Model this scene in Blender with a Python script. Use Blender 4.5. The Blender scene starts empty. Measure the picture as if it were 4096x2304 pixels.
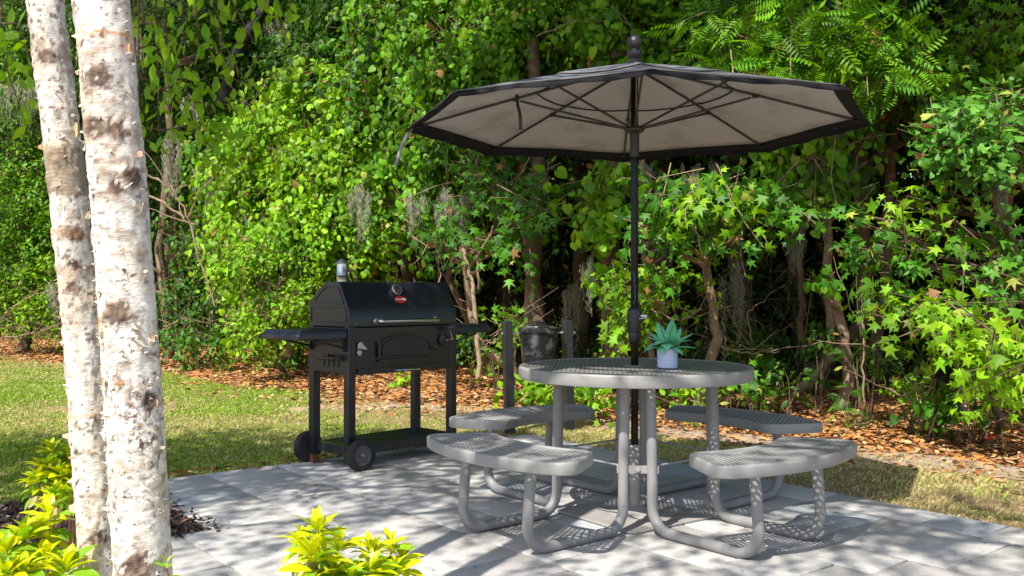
import bpy, math, numpy as np
from mathutils import Vector, Matrix
R = math.radians
PI = math.pi
C = bpy.context.scene.collection
scene = bpy.context.scene

# ------------------------------------------------------------------ camera, world, sun, exposure
PITCH, CAMH, FPX = 0.0044, 1.119, 3718.4
cam = bpy.data.objects.new('camera', bpy.data.cameras.new('camera'))
C.objects.link(cam)
cam.location = (0, 0, CAMH)
cam.rotation_euler = (PI/2 + PITCH, 0, 0)
cam.data.sensor_width = 36
cam.data.lens = FPX/4096*36
cam.data.clip_start = 0.05
cam.data.clip_end = 600
scene.camera = cam

SUN = Vector((-0.41, -0.67, 1.0)).normalized()
SUNN = np.array(SUN)
world = bpy.data.worlds.new("World")
scene.world = world
world.use_nodes = True
wt = world.node_tree
bg = wt.nodes['Background']
sky = wt.nodes.new('ShaderNodeTexSky')
sky.sky_type = 'NISHITA'
sky.sun_disc = False
sky.sun_elevation = math.asin(SUN.z)
sky.sun_rotation = math.atan2(SUN.x, SUN.y)
sky.dust_density = 1.5
wt.links.new(sky.outputs[0], bg.inputs[0])
bg.inputs[1].default_value = 0.125
sl = bpy.data.lights.new('sun', 'SUN')
sl.energy = 4.9
sl.angle = R(0.48)
sl.color = (1.0, 0.95, 0.87)
so = bpy.data.objects.new('sun', sl)
C.objects.link(so)
so.rotation_euler = SUN.to_track_quat('Z', 'Y').to_euler()
scene.view_settings.view_transform = 'Standard'
scene.view_settings.look = 'None'
scene.view_settings.gamma = 1
scene.view_settings.exposure = 0.76
scene.cycles.max_bounces = 8
scene.cycles.transparent_max_bounces = 8

# ------------------------------------------------------------------ helpers
def at(px, py, Y):
    """point at depth Y seen at the given place of the photograph (2576 px wide)"""
    k = 4096/2576
    x, y = px*k, py*k
    a = (x-2048)/FPX; b = -(y-1152)/FPX
    d = Vector((a, math.cos(PITCH)-b*math.sin(PITCH), math.sin(PITCH)+b*math.cos(PITCH)))
    d *= Y/d.y
    return Vector((d.x, Y, CAMH+d.z))

def hash3(ix, iy, iz, s):
    h = (ix*374761393 + iy*668265263 + iz*2147483647 + s*974634777) & 0xffffffff
    h = ((h ^ (h >> 13))*1274126177) & 0xffffffff
    h = ((h ^ (h >> 16))*2246822519) & 0xffffffff
    return ((h ^ (h >> 15)) & 0xffffff)/float(0xffffff)

def noise(p, s=0):
    p = np.asarray(p, float); i = np.floor(p).astype(np.int64); f = p-i; f = f*f*(3-2*f)
    o = 0
    for a in (0, 1):
        for b in (0, 1):
            for c in (0, 1):
                w = (f[..., 0] if a else 1-f[..., 0])*(f[..., 1] if b else 1-f[..., 1])*(f[..., 2] if c else 1-f[..., 2])
                o = o + w*hash3(i[..., 0]+a, i[..., 1]+b, i[..., 2]+c, s)
    return o

def fbm(p, s=0, n=3):
    o = 0; a = 1; t = 0; p = np.asarray(p, float)
    for k in range(n):
        o = o+a*noise(p, s+k); t += a; a *= .5; p = p*2.03
    return o/t

def link(o, parent=None):
    C.objects.link(o)
    if parent is not None: o.parent = parent
    return o

def tag(o, label=None, cat=None, group=None, kind=None):
    if label: o['label'] = label
    if cat: o['category'] = cat
    if group: o['group'] = group
    if kind: o['kind'] = kind
    return o

def thing(name, label, cat, loc=(0, 0, 0), rz=0, group=None):
    o = bpy.data.objects.new(name, None)
    o.empty_display_size = .1
    C.objects.link(o); o.location = loc; o.rotation_euler = (0, 0, rz)
    return tag(o, label, cat, group)

def mesh_np(name, V, F, mat, parent=None, col=None, smooth=False):
    """big meshes of equal sided faces, F (n,k)"""
    V = np.ascontiguousarray(V, np.float32); F = np.ascontiguousarray(F, np.int32)
    me = bpy.data.meshes.new(name)
    n, k = F.shape
    me.vertices.add(len(V)); me.vertices.foreach_set('co', V.ravel())
    me.loops.add(n*k); me.loops.foreach_set('vertex_index', F.ravel())
    me.polygons.add(n)
    me.polygons.foreach_set('loop_start', np.arange(0, n*k, k, dtype=np.int32))
    me.update(calc_edges=True)
    if smooth: me.polygons.foreach_set('use_smooth', np.ones(n, bool))
    if col is not None:
        a = me.color_attributes.new('col', 'FLOAT_COLOR', 'POINT')
        c4 = np.ones((len(V), 4), np.float32); c4[:, :3] = col
        a.data.foreach_set('color', c4.ravel())
    me.materials.append(mat)
    o = bpy.data.objects.new(name, me)
    return link(o, parent)

class MB:
    def __init__(s): s.v = []; s.f = []
    def add(s, vs, fs):
        n = len(s.v); s.v += [tuple(v) for v in vs]; s.f += [tuple(i+n for i in f) for f in fs]; return s
    def box(s, c, d, rot=None, taper=1.0):
        vs = []
        for z in (-1, 1):
            t = taper if z > 0 else 1
            for x, y in ((-1, -1), (1, -1), (1, 1), (-1, 1)):
                v = Vector((x*d[0]/2*t, y*d[1]/2*t, z*d[2]/2))
                if rot is not None: v = rot @ v
                vs.append(v+Vector(c))
        return s.add(vs, [(3, 2, 1, 0), (4, 5, 6, 7), (0, 1, 5, 4), (1, 2, 6, 5), (2, 3, 7, 6), (3, 0, 4, 7)])
    def tube(s, pts, r, n=12, cap=True, flat=1.0):
        pts = [Vector(p) for p in pts]; k = len(pts)
        rr = r if isinstance(r, (list, tuple)) else [r]*k
        t0 = (pts[1]-pts[0]).normalized()
        up = Vector((0, 0, 1)) if abs(t0.z) < .9 else Vector((1, 0, 0))
        a = t0.cross(up).normalized(); vs = []
        for i, p in enumerate(pts):
            t = (pts[min(i+1, k-1)]-pts[max(i-1, 0)]).normalized()
            a = (a-t*a.dot(t)).normalized(); b = t.cross(a)
            for j in range(n):
                w = 2*PI*j/n
                vs.append(p+(a*math.cos(w)+b*math.sin(w)*flat)*rr[i])
        fs = [(i*n+j, i*n+(j+1) % n, (i+1)*n+(j+1) % n, (i+1)*n+j) for i in range(k-1) for j in range(n)]
        if cap: fs += [tuple(reversed(range(n))), tuple(range((k-1)*n, k*n))]
        return s.add(vs, fs)
    def lathe(s, prof, c=(0, 0, 0), n=32, axis=None):
        vs = []; k = len(prof)
        M = Vector((0, 0, 1)).rotation_difference(Vector(axis)) if axis is not None else None
        for r, z in prof:
            for j in range(n):
                w = 2*PI*j/n; v = Vector((r*math.cos(w), r*math.sin(w), z))
                if M: v = M @ v
                vs.append(v+Vector(c))
        fs = [(i*n+j, i*n+(j+1) % n, (i+1)*n+(j+1) % n, (i+1)*n+j) for i in range(k-1) for j in range(n)]
        fs += [tuple(reversed(range(n))), tuple(range((k-1)*n, k*n))]
        return s.add(vs, fs)
    def prism(s, poly, O, U, W, D):
        """polygon in plane U,W from origin O, extruded by vector D"""
        O, U, W, D = map(Vector, (O, U, W, D)); n = len(poly)
        vs = [O+U*a+W*b for a, b in poly]; vs += [v+D for v in vs]
        fs = [tuple(reversed(range(n))), tuple(range(n, 2*n))]+[(i, (i+1) % n, n+(i+1) % n, n+i) for i in range(n)]
        return s.add(vs, fs)
    def build(s, name, mat, parent=None, smooth=True, bevel=0, ang=38):
        me = bpy.data.meshes.new(name); me.from_pydata(s.v, [], s.f)
        me.materials.append(mat)
        import bmesh
        bm = bmesh.new(); bm.from_mesh(me); bmesh.ops.recalc_face_normals(bm, faces=bm.faces); bm.to_mesh(me); bm.free()
        if smooth:
            me.polygons.foreach_set('use_smooth', [True]*len(me.polygons))
            me.set_sharp_from_angle(angle=R(ang))
        o = bpy.data.objects.new(name, me); link(o, parent)
        if bevel:
            m = o.modifiers.new('bevel', 'BEVEL'); m.width = bevel; m.segments = 2; m.limit_method = 'ANGLE'; m.angle_limit = R(40)
            m.harden_normals = False
        return o

# ------------------------------------------------------------------ materials
def nodes(name):
    m = bpy.data.materials.new(name); m.use_nodes = True
    nt = m.node_tree; return m, nt, nt.nodes, nt.links, nt.nodes['Principled BSDF']

def mk(name, col, rough=.5, metal=0, var=.12, scale=18, bump=.05, col2=None, t2=.62, s2=6, spec=.5, rvar=.1, coat=0):
    m, nt, N, L, P = nodes(name)
    tc = N.new('ShaderNodeTexCoord')
    nz = N.new('ShaderNodeTexNoise'); nz.inputs['Scale'].default_value = scale; nz.inputs['Detail'].default_value = 6
    L.new(tc.outputs['Object'], nz.inputs['Vector'])
    mx = N.new('ShaderNodeMix'); mx.data_type = 'RGBA'
    mx.inputs['A'].default_value = (*[c*(1-var) for c in col], 1); mx.inputs['B'].default_value = (*[min(1, c*(1+var)) for c in col], 1)
    L.new(nz.outputs['Fac'], mx.inputs['Factor']); out = mx.outputs['Result']
    if col2 is not None:
        n2 = N.new('ShaderNodeTexNoise'); n2.inputs['Scale'].default_value = s2; n2.inputs['Detail'].default_value = 8; n2.inputs['Roughness'].default_value = .65
        L.new(tc.outputs['Object'], n2.inputs['Vector'])
        rp = N.new('ShaderNodeMapRange'); rp.inputs['From Min'].default_value = t2-.05; rp.inputs['From Max'].default_value = t2+.06
        L.new(n2.outputs['Fac'], rp.inputs['Value'])
        m2 = N.new('ShaderNodeMix'); m2.data_type = 'RGBA'; L.new(rp.outputs[0], m2.inputs['Factor'])
        L.new(out, m2.inputs['A']); m2.inputs['B'].default_value = (*col2, 1); out = m2.outputs['Result']
    L.new(out, P.inputs['Base Color'])
    rr = N.new('ShaderNodeMapRange'); rr.inputs['To Min'].default_value = max(0, rough-rvar); rr.inputs['To Max'].default_value = min(1, rough+rvar)
    L.new(nz.outputs['Fac'], rr.inputs['Value']); L.new(rr.outputs[0], P.inputs['Roughness'])
    P.inputs['Metallic'].default_value = metal; P.inputs['Specular IOR Level'].default_value = spec
    P.inputs['Coat Weight'].default_value = coat
    if bump:
        b = N.new('ShaderNodeBump'); b.inputs['Strength'].default_value = bump; b.inputs['Distance'].default_value = .01
        L.new(nz.outputs['Fac'], b.inputs['Height']); L.new(b.outputs[0], P.inputs['Normal'])
    return m

def mk_leaf(name, rough=.42, trans=.38, spec=.45):
    m, nt, N, L, P = nodes(name)
    a = N.new('ShaderNodeAttribute'); a.attribute_name = 'col'
    tc = N.new('ShaderNodeTexCoord'); nz = N.new('ShaderNodeTexNoise'); nz.inputs['Scale'].default_value = 60
    L.new(tc.outputs['Object'], nz.inputs['Vector'])
    hs = N.new('ShaderNodeHueSaturation'); mr = N.new('ShaderNodeMapRange'); mr.inputs['To Min'].default_value = .75; mr.inputs['To Max'].default_value = 1.25
    L.new(nz.outputs['Fac'], mr.inputs['Value']); L.new(mr.outputs[0], hs.inputs['Value']); L.new(a.outputs['Color'], hs.inputs['Color'])
    L.new(hs.outputs[0], P.inputs['Base Color']); P.inputs['Roughness'].default_value = rough; P.inputs['Specular IOR Level'].default_value = spec
    tr = N.new('ShaderNodeBsdfTranslucent')
    h2 = N.new('ShaderNodeHueSaturation'); h2.inputs['Hue'].default_value = .485; h2.inputs['Value'].default_value = 1.5; h2.inputs['Saturation'].default_value = 1.05
    L.new(hs.outputs[0], h2.inputs['Color']); L.new(h2.outputs[0], tr.inputs['Color'])
    ms = N.new('ShaderNodeMixShader'); ms.inputs[0].default_value = trans
    L.new(P.outputs[0], ms.inputs[1]); L.new(tr.outputs[0], ms.inputs[2]); L.new(ms.outputs[0], N['Material Output'].inputs['Surface'])
    return m

def mk_attr(name, rough=.8, bump=.3, bscale=40, spec=.3, stretch=(1, 1, 1), amt=.25):
    m, nt, N, L, P = nodes(name)
    a = N.new('ShaderNodeAttribute'); a.attribute_name = 'col'
    tc = N.new('ShaderNodeTexCoord'); mp = N.new('ShaderNodeMapping'); mp.inputs['Scale'].default_value = stretch
    nz = N.new('ShaderNodeTexNoise'); nz.inputs['Scale'].default_value = bscale; nz.inputs['Detail'].default_value = 8; nz.inputs['Roughness'].default_value = .65
    L.new(tc.outputs['Object'], mp.inputs['Vector']); L.new(mp.outputs[0], nz.inputs['Vector'])
    hs = N.new('ShaderNodeHueSaturation'); mr = N.new('ShaderNodeMapRange')
    mr.inputs['From Min'].default_value = .3; mr.inputs['From Max'].default_value = .7
    mr.inputs['To Min'].default_value = 1-amt; mr.inputs['To Max'].default_value = 1+amt
    L.new(nz.outputs['Fac'], mr.inputs['Value']); L.new(mr.outputs[0], hs.inputs['Value']); L.new(a.outputs['Color'], hs.inputs['Color'])
    L.new(hs.outputs[0], P.inputs['Base Color']); P.inputs['Roughness'].default_value = rough; P.inputs['Specular IOR Level'].default_value = spec
    b = N.new('ShaderNodeBump'); b.inputs['Strength'].default_value = bump; b.inputs['Distance'].default_value = .01
    L.new(nz.outputs['Fac'], b.inputs['Height']); L.new(b.outputs[0], P.inputs['Normal'])
    return m

M_leaf = mk_leaf('leaf', .5, .33, .28)
M_leaf2 = mk_leaf('waxy_leaf', .35, .3, .4)
M_bark = mk('bark', (.13, .085, .055), .9, var=.45, scale=22, bump=.8, col2=(.2, .19, .15), t2=.6, s2=9, spec=.2)
M_barkp = mk('pale_bark', (.30, .21, .14), .9, var=.4, scale=30, bump=.7, col2=(.16, .12, .08), t2=.56, s2=12, spec=.2)
M_moss = mk_attr('moss_fibre', .95, .1, 60)
M_wheel = mk('wheel_plastic', (.10, .10, .11), .35, var=.2, bump=.02)
M_litter = mk_attr('dry_leaf', .75, .1, 60, .35)
M_grass = mk_leaf('grass_blade', .55, .3, .3)
M_slab = mk_attr('concrete_slab', .78, .35, 22, .35, (1, 3.2, 1), .17)
M_birch = mk_attr('birch_bark', .62, .55, 55, .35, (1, 1, 2.6), .16)
M_black = mk('black_powder_coat', (.018, .018, .02), .42, var=.3, scale=40, bump=.04, spec=.55, rvar=.12)
M_blackg = mk('black_gloss_paint', (.003, .003, .004), .13, var=.2, scale=30, bump=.0, spec=.22, rvar=.06)
M_grill = mk('grill_paint', (.014, .0155, .021), .30, var=.2, scale=16, bump=.02, spec=.6, rvar=.07)  # blue in the base colour stands in for reflected sky
M_steel = mk('polished_steel', (.62, .6, .56), .2, 1, var=.1, scale=8, bump=.0, rvar=.08)
M_zinc = mk('galvanised_steel', (.55, .56, .57), .35, 1, var=.2, scale=50, bump=.05)
M_rubber = mk('rubber', (.022, .022, .023), .75, var=.4, scale=40, bump=.15)
M_rust = mk('rusty_steel', (.16, .05, .022), .85, var=.4, scale=40, bump=.4)
M_tablep = mk('grey_table_coating', (.275, .268, .258), .46, var=.1, scale=14, bump=.08, spec=.4, col2=(.215, .205, .19), t2=.6, s2=9)
M_tableleg = mk('grey_pipe_paint', (.245, .238, .235), .46, var=.12, scale=16, bump=.06, spec=.4, col2=(.05, .045, .04), t2=.69, s2=26)
def translucent(m, amt, col):
    nt = m.node_tree; N, L = nt.nodes, nt.links; P = N['Principled BSDF']
    t = N.new('ShaderNodeBsdfTranslucent'); t.inputs[0].default_value = (*col, 1); x = N.new('ShaderNodeMixShader'); x.inputs[0].default_value = amt
    L.new(P.outputs[0], x.inputs[1]); L.new(t.outputs[0], x.inputs[2]); L.new(x.outputs[0], N['Material Output'].inputs['Surface']); return m
M_fabric = translucent(mk('taupe_canopy_lining', (.60, .56, .53), .95, var=.16, scale=90, bump=.25, spec=.1, col2=(.46, .425, .395), t2=.56, s2=5), .32, (.7, .6, .5))
M_fabdark = translucent(mk('charcoal_canvas', (.23, .245, .27), .42, var=.35, scale=30, bump=.15, spec=.5, rvar=.15), .34, (.6, .55, .5))  # base paler and bluer than charcoal, painting in the sky sheen
M_border = mk('black_canvas_border', (.012, .011, .013), .9, var=.3, scale=90, bump=.1, spec=.2)
M_pot = mk('pale_blue_ceramic', (.52, .60, .80), .4, var=.04, scale=8, bump=.02)
M_soil = mk('potting_soil', (.04, .028, .02), .95, var=.5, scale=60, bump=.6)

def mk_ground(name, cols, scales, bump=.5, rough=.95):
    m, nt, N, L, P = nodes(name)
    tc = N.new('ShaderNodeTexCoord'); out = None
    for i, (c, s, lo, hi) in enumerate(cols):
        if out is None:
            rgb = N.new('ShaderNodeRGB'); rgb.outputs[0].default_value = (*c, 1); out = rgb.outputs[0]; continue
        nz = N.new('ShaderNodeTexNoise'); nz.inputs['Scale'].default_value = s; nz.inputs['Detail'].default_value = 9; nz.inputs['Roughness'].default_value = .62
        mp = N.new('ShaderNodeMapping'); mp.inputs['Location'].default_value = (i*7.3, i*3.1, i)
        L.new(tc.outputs['Object'], mp.inputs[0]); L.new(mp.outputs[0], nz.inputs['Vector'])
        r = N.new('ShaderNodeMapRange'); r.inputs['From Min'].default_value = lo; r.inputs['From Max'].default_value = hi
        L.new(nz.outputs['Fac'], r.inputs['Value'])
        mx = N.new('ShaderNodeMix'); mx.data_type = 'RGBA'; L.new(r.outputs[0], mx.inputs['Factor']); L.new(out, mx.inputs['A'])
        mx.inputs['B'].default_value = (*c, 1); out = mx.outputs['Result']
    L.new(out, P.inputs['Base Color']); P.inputs['Roughness'].default_value = rough; P.inputs['Specular IOR Level'].default_value = .15
    nz = N.new('ShaderNodeTexNoise'); nz.inputs['Scale'].default_value = scales; nz.inputs['Detail'].default_value = 10; nz.inputs['Roughness'].default_value = .7
    L.new(tc.outputs['Object'], nz.inputs['Vector'])
    b = N.new('ShaderNodeBump'); b.inputs['Strength'].default_value = bump; b.inputs['Distance'].default_value = .03
    L.new(nz.outputs['Fac'], b.inputs['Height']); L.new(b.outputs[0], P.inputs['Normal'])
    return m

M_ground = mk_ground('forest_soil', [((.16, .075, .03), 0, 0, 0), ((.28, .145, .065), 6, .42, .58), ((.07, .04, .02), 14, .56, .64), ((.45, .27, .13), 40, .56, .66)], 30)
M_lawn = mk_ground('thin_lawn_soil', [((.30, .21, .11), 0, 0, 0), ((.20, .19, .06), 2.2, .46, .6), ((.44, .33, .21), .8, .54, .64), ((.15, .09, .045), 26, .56, .64)], 55)
M_bed = mk_ground('dark_mulch', [((.055, .038, .03), 0, 0, 0), ((.13, .09, .07), 30, .5, .6), ((.02, .014, .012), 14, .5, .6)], 60, 1.0)
M_dirt = mk_ground('sandy_path_soil', [((.36, .27, .21), 0, 0, 0), ((.26, .18, .12), 5, .45, .62), ((.45, .36, .28), 20, .55, .65)], 60)

# ------------------------------------------------------------------ ground
GZ = -0.03
U2 = np.array([math.cos(R(38)), math.sin(R(38))]); V2 = np.array([math.sin(R(38)), -math.cos(R(38))])
APEX = np.array([.138, 7.333])
BEDC = np.array([-1.329, 4.385])

def flat(name, pts, z, mat):
    me = bpy.data.meshes.new(name); me.from_pydata([(x, y, z) for x, y in pts], [], [tuple(range(len(pts)))])
    me.materials.append(mat); o = bpy.data.objects.new(name, me); C.objects.link(o); o['kind'] = 'structure'; return o

flat('ground', [(-150, -60), (150, -60), (150, 240), (-150, 240)], GZ, M_ground)
LIT = [(-24, 23), (-14, 18.6), (-8.9, 15.9), (-5.1, 13.0), (-3.33, 10.9), (-2.45, 10.3), (-1.43, 9.7), (-.6, 9.2), (.3, 8.7), (1.5, 7.45), (3.15, 5.95), (4.2, 5.15), (6.5, 3.3), (9, 1)]
EDG = [(-24, 29), (-11.4, 20.6), (-6.8, 18), (-3, 14.8), (-.16, 12.5), (1.29, 10.6), (2.97, 8.8), (4.1, 7.8), (6, 6.3), (10, 3)]
rng0 = np.random.default_rng(5)
def wavy(line, amp=.18, n=14):
    out = []
    for (a, b), (c, d) in zip(line[:-1], line[1:]):
        for k in range(n):
            t = k/n; w = (rng0.random(2)-.5)*amp; out.append((a+(c-a)*t+w[0], b+(d-b)*t+w[1]))
    return out
flat('lawn', wavy(LIT)+[(9, -8), (-24, -8)], GZ+.006, M_lawn)
# sandy worn strip between lawn and leaf litter
strip = [(-1.3, 9.3), (-.12, 8.6), (1.5, 7.1), (3.15, 5.6), (4.6, 4.4)]
strip2 = [(5.4, 3.9), (3.3, 6.05), (1.7, 7.6), (.0, 9.0), (-1.2, 9.7)]
flat('worn_path', wavy(strip, .14, 8)+wavy(strip2, .14, 8), GZ+.012, M_dirt)

def line_y(line, x):
    xs = [p[0] for p in line]; ys = [p[1] for p in line]; return np.interp(x, xs, ys)

def uv_of(x, y):
    d = np.stack([np.asarray(x)-APEX[0], np.asarray(y)-APEX[1]], -1); return d @ U2, d @ V2
ub, vb = uv_of(*BEDC)
ub = round(float(ub), 3); vb = round(float(vb), 3)
ULEFT = float(uv_of(-2.29, 5.50)[0])

def in_patio(x, y):
    u, v = uv_of(x, y)
    a = (u <= 0) & (v >= 0) & (v <= 8)
    bed = (u < ub) & (v < vb)
    return a & ~bed

def in_bed(x, y):
    u, v = uv_of(x, y)
    return (u < ub) & (v < vb) & (v > .12) | ((v > .12) & (u < ub) & (y < 3.4))

# patio slabs : random ashlar on a 150 mm module, each slab its own bevelled block in one mesh
rng = np.random.default_rng(11)
UN = .152
# grid : i along -U from the right hand edge, j along V from the back edge
NI, NJ = 64, 52
occ = np.zeros((NI, NJ), bool)
ci = (np.arange(NI)+.5)*-UN; cj = (np.arange(NJ)+.5)*UN
bi = int(round(-ub/UN)); bj = int(round(vb/UN))
occ[bi:, :bj] = True
sizes = [(4, 2), (4, 3), (4, 4), (2, 4), (3, 4), (2, 2), (3, 2), (2, 3), (3, 3), (4, 2), (4, 3)]
slabs = []
for j in range(NJ):
    for i in range(NI):
        if occ[i, j]: continue
        cand = [sizes[k] for k in rng.permutation(len(sizes))]+[(2, 1), (1, 2), (1, 1)]
        for a, b in cand:
            if i+a <= NI and j+b <= NJ and not occ[i:i+a, j:j+b].any():
                # avoid leaving single cell slivers
                if a > 1 and i+a < NI and not occ[i+a, j] and (i+a+1 >= NI or occ[i+a+1, j]): continue
                occ[i:i+a, j:j+b] = True; slabs.append((i, j, a, b)); break
V = []; F = []; CO = []
g = .0042; bv = .006; th = .055
for (i, j, a, b) in slabs:
    u1, u0 = -i*UN-g, -(i+a)*UN+g; v0, v1 = j*UN+g, (j+b)*UN-g
    dz = rng.normal(0, .0008); base = len(V)
    tilt = rng.normal(0, .0012, 2)
    def P(u, v, z):
        q = APEX+U2*u+V2*v; return (q[0], q[1], z+dz+tilt[0]*(u-u0)+tilt[1]*(v-v0))
    jw = rng.normal(0, .0018, (8, 2))
    ring = [(u0+bv, v0+bv), (u1-bv, v0+bv), (u1-bv, v1-bv), (u0+bv, v1-bv)]
    ro = [(u0, v0), (u1, v0), (u1, v1), (u0, v1)]
    V += [P(*p, 0) for p in ring]+[P(*p, -bv*.7) for p in ro]+[P(*p, -th) for p in ro]
    F += [(base+0, base+3, base+2, base+1)]
    for k in range(4):
        n = (k+1) % 4
        F += [(base+k, base+n, base+4+n, base+4+k), (base+4+k, base+4+n, base+8+n, base+8+k)]
    h = rng.random(); t = .41+.05*rng.random()
    c = np.array([t*1.04, t*1.0, t*.94])
    if h > .86: c = np.array([t*.86, t*.90, t*.91])
    elif h > .72: c = np.array([t*.97, t*.92, t*.88])
    CO += [c]*12
patio = mesh_np('patio', V, F, M_slab, None, np.array(CO)); patio['kind'] = 'structure'
pts = [APEX, APEX+V2*NJ*UN, APEX+V2*NJ*UN-U2*NI*UN, APEX-U2*NI*UN+V2*bj*UN, APEX-U2*bi*UN+V2*bj*UN, APEX-U2*bi*UN]
flat('patio_bedding_sand', [tuple(p) for p in pts], -.012, mk('joint_sand', (.10, .09, .075), .95, var=.4, scale=90, bump=.3))['kind'] = 'structure'
# planting bed beside the patio
q = [APEX-U2*bi*UN+V2*.25, APEX-U2*bi*UN+V2*bj*UN, APEX-U2*(bi+30)*UN+V2*bj*UN, APEX-U2*(bi+30)*UN+V2*.1]
bedpts = []
for k in range(40):
    t = k/40; p = q[3]*(1-t)+q[0]*t; bedpts.append((p[0]+rng.normal(0, .03), p[1]+rng.normal(0, .03)))
flat('planting_bed', bedpts+[tuple(q[0]), tuple(q[1]), tuple(q[2])], GZ+.018, M_bed)

# ------------------------------------------------------------------ leaf templates
def fan(outline, c, fold=.18, droop=.22):
    o = [(x, y) for x, y in outline]; V = [(c[0], c[1])]+o
    V = np.array([(x, y, -fold*abs(x)-droop*y*y+.0) for x, y in V]); V[0, 2] += .02
    n = len(o); T = [(0, 1+i, 1+(i+1) % n) for i in range(n)]
    return V, np.array(T)
T_heart = fan([(0, .08), (-.25, -.08), (-.5, .12), (-.50, .42), (-.30, .74), (0, 1), (.30, .74), (.50, .42), (.5, .12), (.25, -.08)], (0, .4))
def star():
    pts = []
    tips = [(-28, .52), (28, .64), (90, .66), (152, .64), (208, .52)]
    for k, (a, r) in enumerate(tips):
        pts.append((r*math.cos(R(a)), .36+r*math.sin(R(a))))
        if k < 4:
            b = (a+tips[k+1][0])/2; pts.append((.26*math.cos(R(b)), .36+.26*math.sin(R(b))))
    pts.append((0, .12)); return pts
T_star = fan(star(), (0, .36), .12, .28)
T_star2 = fan(star(), (0, .36), .42, .55)
T_heart2 = fan([(0, .08), (-.22, -.06), (-.44, .14), (-.47, .40), (-.26, .78), (0, 1), (.30, .70), (.46, .42), (.46, .10), (.25, -.08)], (0, .4), .45, .5)
T_oval = fan([(0, 0), (-.2, .28), (-.22, .58), (0, 1), (.22, .58), (.2, .28)], (0, .45), .25, .25)
T_oak = fan([(0, 0), (-.08, .3), (-.2, .55), (-.3, .82), (-.12, 1), (.0, .93), (.14, 1.02), (.3, .82), (.19, .5), (.08, .3)], (0, .6), .2, .2)
T_rh = (np.array([(0, 0, 0), (-.27, .45, -.05), (0, 1, -.15), (.27, .45, -.05)]), np.array([(0, 2, 1), (0, 3, 2)]))
def frond():
    V = []; T = []
    for k in range(7):
        y = .12+k*.125
        for s in (-1, 1):
            b = len(V); L = .34*(1-.35*abs(k-3)/3.5)
            V += [(0, y, -.2*y*y), (s*L*.5, y-.035+.04, -.2*y*y-.03), (s*L, y+.09, -.2*y*y-.1), (s*L*.5, y+.1, -.2*y*y-.03)]
            T += [(b, b+1, b+2), (b, b+2, b+3)]
    b = len(V); V += [(0, .95, -.2), (-.05, 1.1, -.24), (0, 1.25, -.3), (.05, 1.1, -.24)]; T += [(b, b+1, b+2), (b, b+2, b+3)]
    b = len(V); V += [(-.008, 0, 0), (.008, 0, 0), (0, 1, -.2)]; T += [(b, b+1, b+2)]
    return np.array(V), np.array(T)
T_frond = frond()
def lance():
    rows = [(0, .02), (.15, .10), (.38, .17), (.62, .185), (.82, .12), (1.0, .0)]
    V = []; T = []
    for y, w in rows:
        z = .12*y-.42*y*y
        V += [(-w, y, z+w*.35), (0, y, z), (w, y, z+w*.35)]
    for k in range(5):
        a = k*3
        T += [(a, a+1, a+4), (a, a+4, a+3), (a+1, a+2, a+5), (a+1, a+5, a+4)]
    return np.array(V), np.array(T)
T_lance = lance()

def nrm(a): return a/np.maximum(np.linalg.norm(a, axis=-1, keepdims=True), 1e-9)

def place(T, pos, tip, nor, size):
    """copies of a template: y axis along tip, z along normal"""
    TV, TT = T
    t = nrm(tip); n = nrm(nor-(nor*t).sum(-1, keepdims=True)*t); s = np.cross(t, n)
    V = pos[:, None, :]+size[:, None, None]*(TV[None, :, 0:1]*s[:, None, :]+TV[None, :, 1:2]*t[:, None, :]+TV[None, :, 2:3]*n[:, None, :])
    n0 = len(pos); k = len(TV)
    F = (TT[None, :, :]+(np.arange(n0)*k)[:, None, None]).reshape(-1, 3)
    return V.reshape(-1, 3), F

GREEN = {  # leaf colours; lighter and darker tones also paint sunlit and shaded leaves
    'bright': ((.13, .33, .006), (.27, .47, .012)),
    'vine': ((.08, .25, .006), (.17, .37, .010)),
    'mid': ((.028, .11, .006), (.07, .19, .010)),
    'maple': ((.035, .15, .008), (.095, .26, .012)),
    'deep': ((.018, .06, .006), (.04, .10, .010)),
    'oak': ((.07, .24, .02), (.14, .33, .045)),
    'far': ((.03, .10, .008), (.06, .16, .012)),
    'birch': ((.09, .23, .010), (.17, .33, .018)),
    'yellow': ((.46, .55, .006), (.66, .68, .012)),
}
def leafcol(rng, n, tone, pale=.03):
    a, b = np.array(GREEN[tone][0]), np.array(GREEN[tone][1])
    t = rng.random((n, 1))**1.2; c = a+(b-a)*t
    c *= .85+.3*rng.random((n, 1))
    k = rng.random(n) < pale; c[k] = np.array((.35, .40, .06))*(.6+.5*rng.random((k.sum(), 1)))
    return c

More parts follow.
